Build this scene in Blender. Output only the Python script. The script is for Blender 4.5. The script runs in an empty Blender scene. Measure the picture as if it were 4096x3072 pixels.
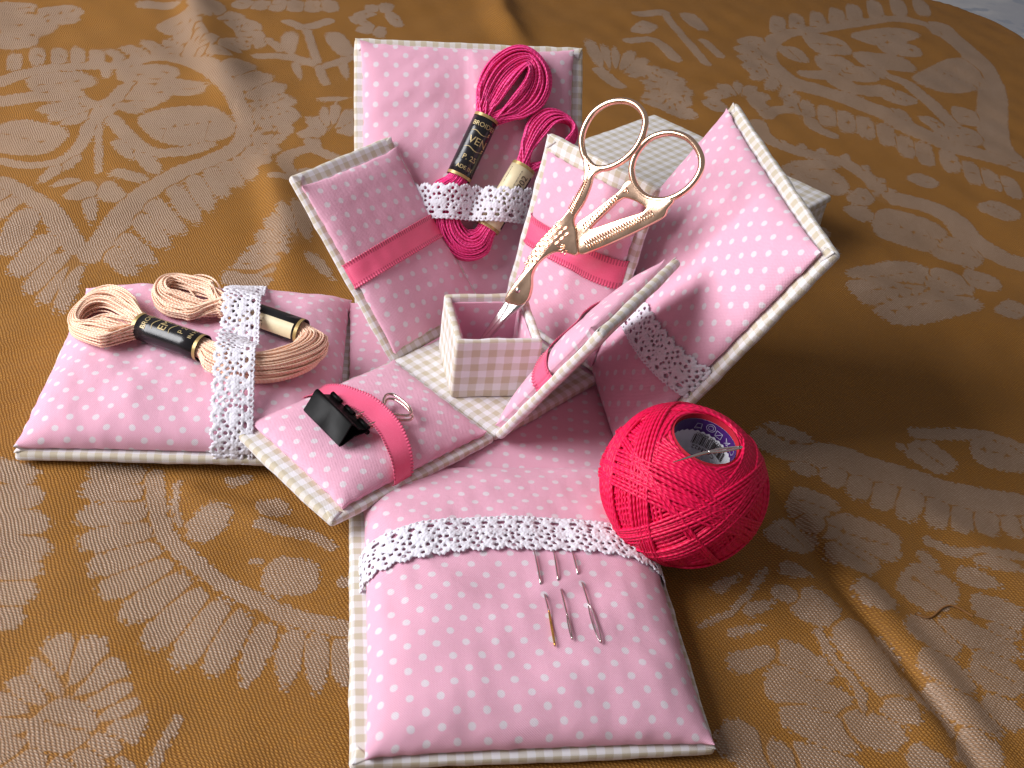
import bpy, bmesh, math, random
import numpy as np
from mathutils import Matrix, Vector

# 1 unit = 1 centimetre
S = bpy.context.scene
S.unit_settings.system = 'METRIC'
S.unit_settings.scale_length = 0.01
COL = S.collection
RAD = math.radians
random.seed(7)

# ------------------------------------------------------------------ camera
cd = bpy.data.cameras.new('camera')
cam = bpy.data.objects.new('camera', cd)
COL.objects.link(cam)
cd.sensor_width = 36.0
cd.lens = 37.316
cd.clip_start, cd.clip_end = 0.5, 2000
p_, y_, r_ = 0.6453007, 0.1981835, 0.1474885
cp, sp = math.cos(p_), math.sin(p_)
fw = Vector((math.sin(y_) * cp, math.cos(y_) * cp, -sp))
rt0 = Vector((math.cos(y_), -math.sin(y_), 0))
up0 = rt0.cross(fw)
rt = math.cos(r_) * rt0 + math.sin(r_) * up0
up = -math.sin(r_) * rt0 + math.cos(r_) * up0
cam.matrix_world = Matrix(((rt.x, up.x, -fw.x, -3.8666), (rt.y, up.y, -fw.y, -24.4089), (rt.z, up.z, -fw.z, 19.0443), (0, 0, 0, 1)))
cd.dof.use_dof = True
cd.dof.focus_distance = 28.0
cd.dof.aperture_fstop = 110.0
S.camera = cam

# ------------------------------------------------------------------ world, window light, exposure
S.view_settings.view_transform = 'Standard'
S.view_settings.look = 'None'
S.view_settings.gamma = 1.0
S.view_settings.exposure = 0.0
W = bpy.data.worlds.new('World')
S.world = W
W.use_nodes = True
nt = W.node_tree
bg = nt.nodes['Background']
tc = nt.nodes.new('ShaderNodeTexCoord')
sx = nt.nodes.new('ShaderNodeSeparateXYZ')
rp = nt.nodes.new('ShaderNodeValToRGB')
mr = nt.nodes.new('ShaderNodeMapRange')
mr.inputs['From Min'].default_value = -1
mr.inputs['From Max'].default_value = 1
nt.links.new(tc.outputs['Generated'], sx.inputs[0])
nt.links.new(sx.outputs['Z'], mr.inputs['Value'])
nt.links.new(mr.outputs[0], rp.inputs[0])
nt.links.new(rp.outputs[0], bg.inputs[0])
rp.color_ramp.elements[0].position = 0.40
rp.color_ramp.elements[0].color = (0.34, 0.31, 0.29, 1)
rp.color_ramp.elements[1].position = 0.62
rp.color_ramp.elements[1].color = (0.86, 0.82, 0.83, 1)
bg.inputs['Strength'].default_value = 0.225

def area_light(name, loc, target, sx_, sy_, power, color):
    L = bpy.data.lights.new(name, 'AREA')
    L.shape = 'RECTANGLE'
    L.size, L.size_y = sx_, sy_
    L.energy = power
    L.color = color
    o = bpy.data.objects.new(name, L)
    COL.objects.link(o)
    o.location = loc
    o.rotation_euler = (Vector(target) - Vector(loc)).to_track_quat('-Z', 'Y').to_euler()
    return o

area_light('window_light', (-72, -4, 46), (3, 0, 0), 56, 56, 128000, (0.985, 0.975, 1.0))

# ------------------------------------------------------------------ helpers
def tag(o, label=None, cat=None, group=None, kind=None):
    if label: o['label'] = label
    if cat: o['category'] = cat
    if group: o['group'] = group
    if kind: o['kind'] = kind
    return o

def empty(name, M=None, label=None, cat=None, group=None):
    o = bpy.data.objects.new(name, None)
    COL.objects.link(o)
    o.empty_display_size = 0.5
    if M is not None: o.matrix_world = M
    return tag(o, label, cat, group)

def link(name, me, mat, parent=None, M=None):
    o = bpy.data.objects.new(name, me)
    COL.objects.link(o)
    for m in (mat if isinstance(mat, (list, tuple)) else [mat]):
        me.materials.append(m)
    if parent: o.parent = parent
    if M is not None: o.matrix_local = M
    return o

class MB:
    """collects vertices, faces, uvs and hands out one mesh"""
    def __init__(s):
        s.v, s.f, s.uv, s.n, s.mi = [], [], [], 0, []
    def add(s, V, F, UV=None, mi=0):
        V = np.asarray(V, float).reshape(-1, 3)
        s.v.append(V)
        s.f += [tuple(int(i) + s.n for i in q) for q in F]
        s.mi += [mi] * len(F)
        s.uv.append(np.asarray(UV, float).reshape(-1, 2) if UV is not None else V[:, :2].copy())
        s.n += len(V)
    def mesh(s, name, smooth=True):
        me = bpy.data.meshes.new(name)
        V = np.concatenate(s.v)
        me.from_pydata(V.tolist(), [], s.f)
        U = np.concatenate(s.uv)
        li = np.empty(len(me.loops), dtype=np.int32)
        me.loops.foreach_get('vertex_index', li)
        lay = me.uv_layers.new(name='UVMap')
        lay.data.foreach_set('uv', U[li].astype(np.float32).ravel())
        me.polygons.foreach_set('use_smooth', [smooth] * len(me.polygons))
        if any(s.mi): me.polygons.foreach_set('material_index', s.mi)
        me.update()
        return me
    def build(s, name, mat, parent=None, M=None, smooth=True):
        return link(name, s.mesh(name, smooth), mat, parent, M)

def grid_faces(nu, nv, keep=None, closed_u=False, closed_v=False):
    i = np.arange(nu if closed_u else nu - 1)
    j = np.arange(nv if closed_v else nv - 1)
    I, J = np.meshgrid(i, j, indexing='ij')
    I2, J2 = (I + 1) % nu, (J + 1) % nv
    F = np.stack([I * nv + J, I2 * nv + J, I2 * nv + J2, I * nv + J2], -1)
    return F[keep] if keep is not None else F.reshape(-1, 4)

_rs = np.random.RandomState(3)
def make_noise(scale, n=10, seed=0):
    r = np.random.RandomState(seed)
    a = r.uniform(0, 2 * np.pi, n)
    k = (0.6 + 0.9 * r.rand(n)) * 2 * np.pi / scale
    ph = r.uniform(0, 2 * np.pi, n)
    kx, ky = k * np.cos(a), k * np.sin(a)
    def f(x, y):
        o = np.zeros(np.broadcast(x, y).shape)
        for q in range(n): o += np.sin(kx[q] * x + ky[q] * y + ph[q])
        return o / math.sqrt(n)
    return f

def catmull(P, n, closed=False):
    P = np.asarray(P, float)
    m = len(P)
    if closed: Q = np.concatenate([P[-1:], P, P[:2]])
    else: Q = np.concatenate([2 * P[:1] - P[1:2], P, 2 * P[-1:] - P[-2:-1]])
    segs = m if closed else m - 1
    out = []
    for s in range(segs):
        p0, p1, p2, p3 = Q[s], Q[s + 1], Q[s + 2], Q[s + 3]
        t = np.linspace(0, 1, 9)[:-1, None]
        out.append(0.5 * (2 * p1 + (p2 - p0) * t + (2 * p0 - 5 * p1 + 4 * p2 - p3) * t ** 2 + (-p0 + 3 * p1 - 3 * p2 + p3) * t ** 3))
    out = np.concatenate(out + ([P[:1]] if closed else [P[-1:]]))
    d = np.r_[0, np.cumsum(np.linalg.norm(np.diff(out, axis=0), axis=1))]
    t = np.linspace(0, d[-1], n + 1 if closed else n)
    res = np.stack([np.interp(t, d, out[:, c]) for c in range(out.shape[1])], 1)
    return res[:-1] if closed else res

def tube(mb, P, r, sides=6, closed=False, flat=1.0, mi=0, caps=True):
    P = np.asarray(P, float)
    n = len(P)
    r = np.full(n, r) if np.isscalar(r) else np.asarray(r, float)
    if closed: T = np.roll(P, -1, 0) - np.roll(P, 1, 0)
    else: T = np.gradient(P, axis=0)
    T /= np.linalg.norm(T, axis=1)[:, None] + 1e-12
    up_ = np.array([0, 0, 1.0])
    N = np.cross(T, up_)
    bad = np.linalg.norm(N, axis=1) < 0.05
    N[bad] = np.cross(T[bad], np.array([0.3, 1, 0]))
    N /= np.linalg.norm(N, axis=1)[:, None]
    B = np.cross(N, T)
    a = np.linspace(0, 2 * np.pi, sides, endpoint=False)
    V = P[:, None] + r[:, None, None] * (np.cos(a)[None, :, None] * N[:, None] + flat * np.sin(a)[None, :, None] * B[:, None])
    s = np.r_[0, np.cumsum(np.linalg.norm(np.diff(P, axis=0), axis=1))]
    UV = np.stack([np.repeat(s[:, None], sides, 1), np.repeat((a / (2 * np.pi))[None], n, 0)], -1)
    F = grid_faces(n, sides, closed_u=closed, closed_v=True)[:, ::-1].tolist()
    if not closed and caps:
        F += [list(range(sides)), [(n - 1) * sides + i for i in range(sides)][::-1]]
    mb.add(V.reshape(-1, 3), F, UV, mi)

def rounded_box(mb, lo, hi, r, seed=1, amp=0.012, step=0.35):
    lo, hi = np.array(lo, float), np.array(hi, float)
    nz = make_noise(0.9, 8, seed)
    def axis(a, b):
        k = max(2, int((b - a - 2 * r) / step) + 1)
        q = np.linspace(a + r, b - r, k)
        return np.r_[a, a + r * 0.25, a + r * 0.6, q, b - r * 0.6, b - r * 0.25, b]
    ax = [axis(lo[c], hi[c]) for c in range(3)]
    for c in range(3):
        d1, d2 = (c + 1) % 3, (c + 2) % 3
        for side in (0, 1):
            A, Bq = np.meshgrid(ax[d1], ax[d2], indexing='ij')
            P = np.zeros(A.shape + (3,))
            P[..., d1], P[..., d2] = A, Bq
            P[..., c] = hi[c] if side else lo[c]
            UV = np.stack([A, Bq], -1) if c != 1 else np.stack([Bq, A], -1)
            inn = np.clip(P, lo + r, hi - r)
            D = P - inn
            L = np.linalg.norm(D, axis=-1, keepdims=True) + 1e-9
            P = inn + D / L * r
            P = P + (D / L) * (amp * nz(P[..., 0] + P[..., 2] * 1.7, P[..., 1] + P[..., 2] * 0.6))[..., None]
            F = grid_faces(*A.shape)
            if not side: F = F[:, ::-1]
            mb.add(P.reshape(-1, 3), F.tolist(), UV.reshape(-1, 2))

# ------------------------------------------------------------------ materials
class NT:
    def __init__(s, name):
        s.m = bpy.data.materials.new(name)
        s.m.use_nodes = True
        s.t = s.m.node_tree
        s.b = s.t.nodes['Principled BSDF']
    def n(s, typ, **kw):
        o = s.t.nodes.new('ShaderNode' + typ)
        for k, v in kw.items(): setattr(o, k, v)
        return o
    def l(s, a, b): s.t.links.new(a, b)
    def val(s, x, sock):
        if isinstance(x, (int, float)): sock.default_value = x
        elif isinstance(x, tuple): sock.default_value = x
        else: s.l(x, sock)
    def math(s, op, a, b=0.0, c=None, clamp=False):
        o = s.n('Math', operation=op, use_clamp=clamp)
        s.val(a, o.inputs[0]); s.val(b, o.inputs[1])
        if c is not None: s.val(c, o.inputs[2])
        return o.outputs[0]
    def vmath(s, op, a, b=(0, 0, 0), scale=None):
        o = s.n('VectorMath', operation=op)
        s.val(a, o.inputs[0]); s.val(b, o.inputs[1])
        if scale is not None: o.inputs['Scale'].default_value = scale
        return o.outputs['Value'] if op in ('LENGTH', 'DOT_PRODUCT', 'DISTANCE') else o.outputs[0]
    def smooth(s, x, a, b, t0=0.0, t1=1.0):
        o = s.n('MapRange', interpolation_type='SMOOTHSTEP')
        s.val(x, o.inputs['Value'])
        o.inputs['From Min'].default_value, o.inputs['From Max'].default_value = a, b
        o.inputs['To Min'].default_value, o.inputs['To Max'].default_value = t0, t1
        return o.outputs[0]
    def mix(s, f, a, b, blend='MIX'):
        o = s.n('Mix', data_type='RGBA', blend_type=blend)
        s.val(f, o.inputs[0]); s.val(a, o.inputs[6]); s.val(b, o.inputs[7])
        return o.outputs[2]
    def noise(s, vec, scale, detail=2.0, rough=0.5):
        o = s.n('TexNoise')
        if vec is not None: s.l(vec, o.inputs['Vector'])
        o.inputs['Scale'].default_value = scale
        o.inputs['Detail'].default_value = detail
        o.inputs['Roughness'].default_value = rough
        return o.outputs['Fac']
    def uv(s): return s.n('UVMap', uv_map='UVMap').outputs[0]
    def obj(s): return s.n('TexCoord').outputs['Object']
    def bump(s, h, strength=0.3, dist=0.02):
        o = s.n('Bump')
        o.inputs['Strength'].default_value = strength
        o.inputs['Distance'].default_value = dist
        s.l(h, o.inputs['Height'])
        s.l(o.outputs[0], s.b.inputs['Normal'])
    def set(s, **kw):
        for k, v in kw.items():
            k = k.replace('_', ' ')
            s.val(v, s.b.inputs[k])
        return s.m

def rgb(r, g, b): return (r, g, b, 1.0)

def weave_height(q, uv, period=0.052):
    """plain weave: two crossed sine ridges"""
    sp_ = q.n('SeparateXYZ'); q.l(uv, sp_.inputs[0])
    k = 2 * math.pi / period
    a = q.math('SINE', q.math('MULTIPLY', sp_.outputs[0], k))
    b = q.math('SINE', q.math('MULTIPLY', sp_.outputs[1], k))
    return q.math('MULTIPLY', a, b)

def polka_material(name='polka_cotton', ang=45.0, off=(0.1, 0.2, 0)):
    q = NT(name)
    uv = q.uv()
    mp = q.n('Mapping'); q.l(uv, mp.inputs[0])
    mp.inputs['Location'].default_value = off
    mp.inputs['Rotation'].default_value = (0, 0, RAD(ang))
    wob = q.n('TexNoise'); q.l(uv, wob.inputs['Vector']); wob.inputs['Scale'].default_value = 1.3
    v = q.vmath('ADD', mp.outputs[0], q.vmath('SCALE', wob.outputs['Color'], scale=0.09))
    v = q.vmath('SCALE', v, scale=1 / 0.44)
    v = q.vmath('SUBTRACT', q.vmath('FRACTION', v), (0.5, 0.5, 0))
    v = q.vmath('MULTIPLY', v, (1, 1, 0))
    e = q.math('ADD', q.vmath('LENGTH', v), q.math('MULTIPLY', q.noise(uv, 22, 2), 0.03))
    dot = q.smooth(e, 0.170, 0.240, 1, 0)
    wv = weave_height(q, uv)
    slub = q.noise(uv, 45, 3, 0.7)
    mp2 = q.n('Mapping'); q.l(uv, mp2.inputs[0]); mp2.inputs['Scale'].default_value = (4, 70, 1)
    st = q.noise(mp2.outputs[0], 1.0, 2)
    base = q.mix(slub, rgb(0.73, 0.345, 0.465), rgb(0.85, 0.49, 0.61))
    base = q.mix(q.smooth(st, 0.35, 0.75), base, rgb(0.82, 0.45, 0.58))
    c = q.mix(q.math('MULTIPLY', dot, 0.86), base, rgb(0.75, 0.73, 0.76))
    c = q.mix(q.smooth(wv, -0.3, 1.0, 0, 0.42), c, rgb(0.54, 0.22, 0.34), 'MIX')
    c = q.mix(q.smooth(q.noise(uv, 24, 4, 0.8), 0.5, 0.72, 0, 0.28), c, rgb(0.90, 0.66, 0.76))
    q.bump(q.math('ADD', q.math('MULTIPLY', wv, 0.35), q.math('ADD', slub, q.math('MULTIPLY', q.noise(uv, 7, 2), 1.2))), 0.62, 0.016)
    return q.set(Base_Color=c, Roughness=0.92, Sheen_Weight=0.2, Sheen_Roughness=0.4, Specular_IOR_Level=0.2)

def gingham_material(name='gingham_cotton', period=0.36, off=(0, 0)):
    q = NT(name)
    uv = q.uv()
    wob = q.n('TexNoise'); q.l(uv, wob.inputs['Vector']); wob.inputs['Scale'].default_value = 2.0
    v = q.vmath('ADD', uv, q.vmath('SCALE', wob.outputs['Color'], scale=0.06))
    sp_ = q.n('SeparateXYZ'); q.l(v, sp_.inputs[0])
    def band(x, o):
        t = q.math('ABSOLUTE', q.math('SUBTRACT', q.math('FRACT', q.math('ADD', q.math('DIVIDE', x, period), o)), 0.5))
        return q.smooth(t, 0.235, 0.265)
    a, b = band(sp_.outputs[0], off[0]), band(sp_.outputs[1], off[1])
    wv = weave_height(q, uv, 0.05)
    pick = q.smooth(wv, -0.5, 0.5)
    k = q.math('ADD', q.math('MULTIPLY', a, 0.5), q.math('MULTIPLY', b, 0.5))
    k = q.math('ADD', k, q.math('MULTIPLY', q.math('SUBTRACT', pick, 0.5), q.math('MULTIPLY', q.math('ABSOLUTE', q.math('SUBTRACT', a, b)), 0.35)))
    fine = q.noise(uv, 50, 2, 0.7)
    white = q.mix(fine, rgb(0.70, 0.68, 0.70), rgb(0.85, 0.83, 0.86))
    tan = q.mix(fine, rgb(0.475, 0.405, 0.295), rgb(0.63, 0.56, 0.43))
    c = q.mix(k, white, tan)
    q.bump(q.math('ADD', q.math('MULTIPLY', wv, 0.5), fine), 0.4, 0.014)
    return q.set(Base_Color=c, Roughness=0.9, Sheen_Weight=0.2, Specular_IOR_Level=0.2)

def satin_material():
    q = NT('satin_ribbon')
    uv = q.uv()
    mp = q.n('Mapping'); q.l(uv, mp.inputs[0]); mp.inputs['Scale'].default_value = (60, 4, 1)
    st = q.noise(mp.outputs[0], 1.0, 2)
    c = q.mix(st, rgb(0.78, 0.085, 0.19), rgb(0.90, 0.14, 0.27))
    sp_ = q.n('SeparateXYZ'); q.l(uv, sp_.inputs[0])
    ed = q.smooth(q.math('ABSOLUTE', sp_.outputs[0]), 0.235, 0.265)
    dots = q.math('SINE', q.math('MULTIPLY', sp_.outputs[1], 2 * math.pi / 0.085))
    c = q.mix(q.math('MULTIPLY', ed, q.smooth(dots, -0.6, 0.6, 0.85, 0.0)), c, rgb(0.42, 0.03, 0.09))
    spark = q.noise(uv, 42, 3, 0.8)
    c = q.mix(q.smooth(spark, 0.5, 0.75, 0, 0.5), c, rgb(0.95, 0.34, 0.46))
    q.bump(q.math('ADD', q.math('ADD', st, spark), q.math('MULTIPLY', q.math('MULTIPLY', ed, dots), 0.8)), 0.4, 0.010)
    return q.set(Base_Color=c, Roughness=0.34, Sheen_Weight=0.5, Sheen_Roughness=0.3, Specular_IOR_Level=0.6, Anisotropic=0.5)

def lace_material():
    q = NT('white_cotton_lace')
    o = q.uv()
    f = q.noise(o, 38, 3, 0.7)
    vor = q.n('TexVoronoi'); q.l(o, vor.inputs['Vector']); vor.inputs['Scale'].default_value = 24
    c = q.mix(f, rgb(0.66, 0.64, 0.71), rgb(0.80, 0.78, 0.85))
    q.bump(q.math('SUBTRACT', f, q.math('MULTIPLY', vor.outputs['Distance'], 1.4)), 0.35, 0.012)
    return q.set(Base_Color=c, Roughness=0.85, Sheen_Weight=0.3)

def thread_material(name, c0, c1, c2, freq=8.0, rough=0.45):
    q = NT(name)
    uv = q.uv()
    sp_ = q.n('SeparateXYZ'); q.l(uv, sp_.inputs[0])
    ph = q.math('ADD', q.math('MULTIPLY', sp_.outputs[0], freq), q.math('MULTIPLY', sp_.outputs[1], 2.0))
    w = q.math('SINE', q.math('MULTIPLY', ph, 2 * math.pi))
    nz = q.noise(q.obj(), 5.0, 3)
    c = q.mix(nz, c0, c1)
    c = q.mix(q.smooth(w, -1.0, 0.2, 0.5, 0), c, c2)
    q.bump(w, 0.5, 0.009)
    return q.set(Base_Color=c, Roughness=rough, Specular_IOR_Level=0.4)

def plain(name, col, rough=0.5, metal=0.0, spec=0.5, nscale=8.0, var=0.25, bump=0.0):
    q = NT(name)
    o = q.obj()
    f = q.noise(o, nscale, 3)
    c = q.mix(f, rgb(*[x * (1 - var) for x in col]), rgb(*[min(1, x * (1 + var)) for x in col]))
    if bump: q.bump(q.noise(o, nscale * 5, 3), bump, 0.01)
    return q.set(Base_Color=c, Roughness=q.smooth(f, 0.2, 0.8, rough * 0.8, rough * 1.2), Metallic=metal, Specular_IOR_Level=spec)

M_POLKA = polka_material()
M_POLKA2 = polka_material('polka_cotton_turned', 8.0, (0.2, 0.05, 0))
M_GING = gingham_material()
M_SATIN = satin_material()
M_LACE = lace_material()
M_PINK = thread_material('pink_floss', rgb(0.93, 0.035, 0.25), rgb(0.97, 0.11, 0.36), rgb(0.76, 0.016, 0.16), 8.0)
M_PEACH = thread_material('peach_floss', rgb(0.97, 0.62, 0.44), rgb(0.98, 0.75, 0.58), rgb(0.90, 0.47, 0.29), 9.0)
M_RED = thread_material('crimson_pearl_cotton', rgb(0.76, 0.001, 0.060), rgb(0.88, 0.005, 0.10), rgb(0.50, 0.0, 0.03), 6.0, 0.5)
M_REDCORE = plain('crimson_wound_core', (0.42, 0.002, 0.02), 0.8)
M_BLACKPAPER = plain('black_glossy_paper', (0.012, 0.011, 0.013), 0.22)
M_GOLDPAPER = plain('gold_printed_paper', (0.42, 0.29, 0.11), 0.33, 0.35)
M_GOLDINK = plain('gold_ink', (0.52, 0.40, 0.19), 0.4, 0.2)
M_CREAM = plain('cream_paper', (0.72, 0.61, 0.39), 0.4, var=0.08)
M_INK = plain('dark_brown_ink', (0.03, 0.016, 0.012), 0.5)
M_WHITEPAPER = plain('white_paper', (0.74, 0.74, 0.78), 0.4, var=0.05)
M_PURPLE = plain('purple_paper', (0.055, 0.012, 0.13), 0.35)
M_ICON = plain('lilac_ink', (0.45, 0.42, 0.55), 0.5)
M_GOLD = plain('rose_gold_plating', (1.0, 0.66, 0.47), 0.19, 1.0, nscale=3, var=0.04, bump=0.05)
M_STEEL = plain('polished_steel', (0.72, 0.68, 0.66), 0.16, 1.0, nscale=3, var=0.05)
M_GOLDTIP = plain('gilded_steel', (0.85, 0.52, 0.14), 0.2, 1.0)
M_ROSEWIRE = plain('rosy_nickel_wire', (0.75, 0.55, 0.5), 0.2, 1.0)
M_BLACKMETAL = plain('black_enamel', (0.002, 0.002, 0.002), 0.48, spec=0.12, var=0.1, nscale=1.5)
M_BROWNTHREAD = plain('brown_thread', (0.25, 0.11, 0.03), 0.7)

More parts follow.
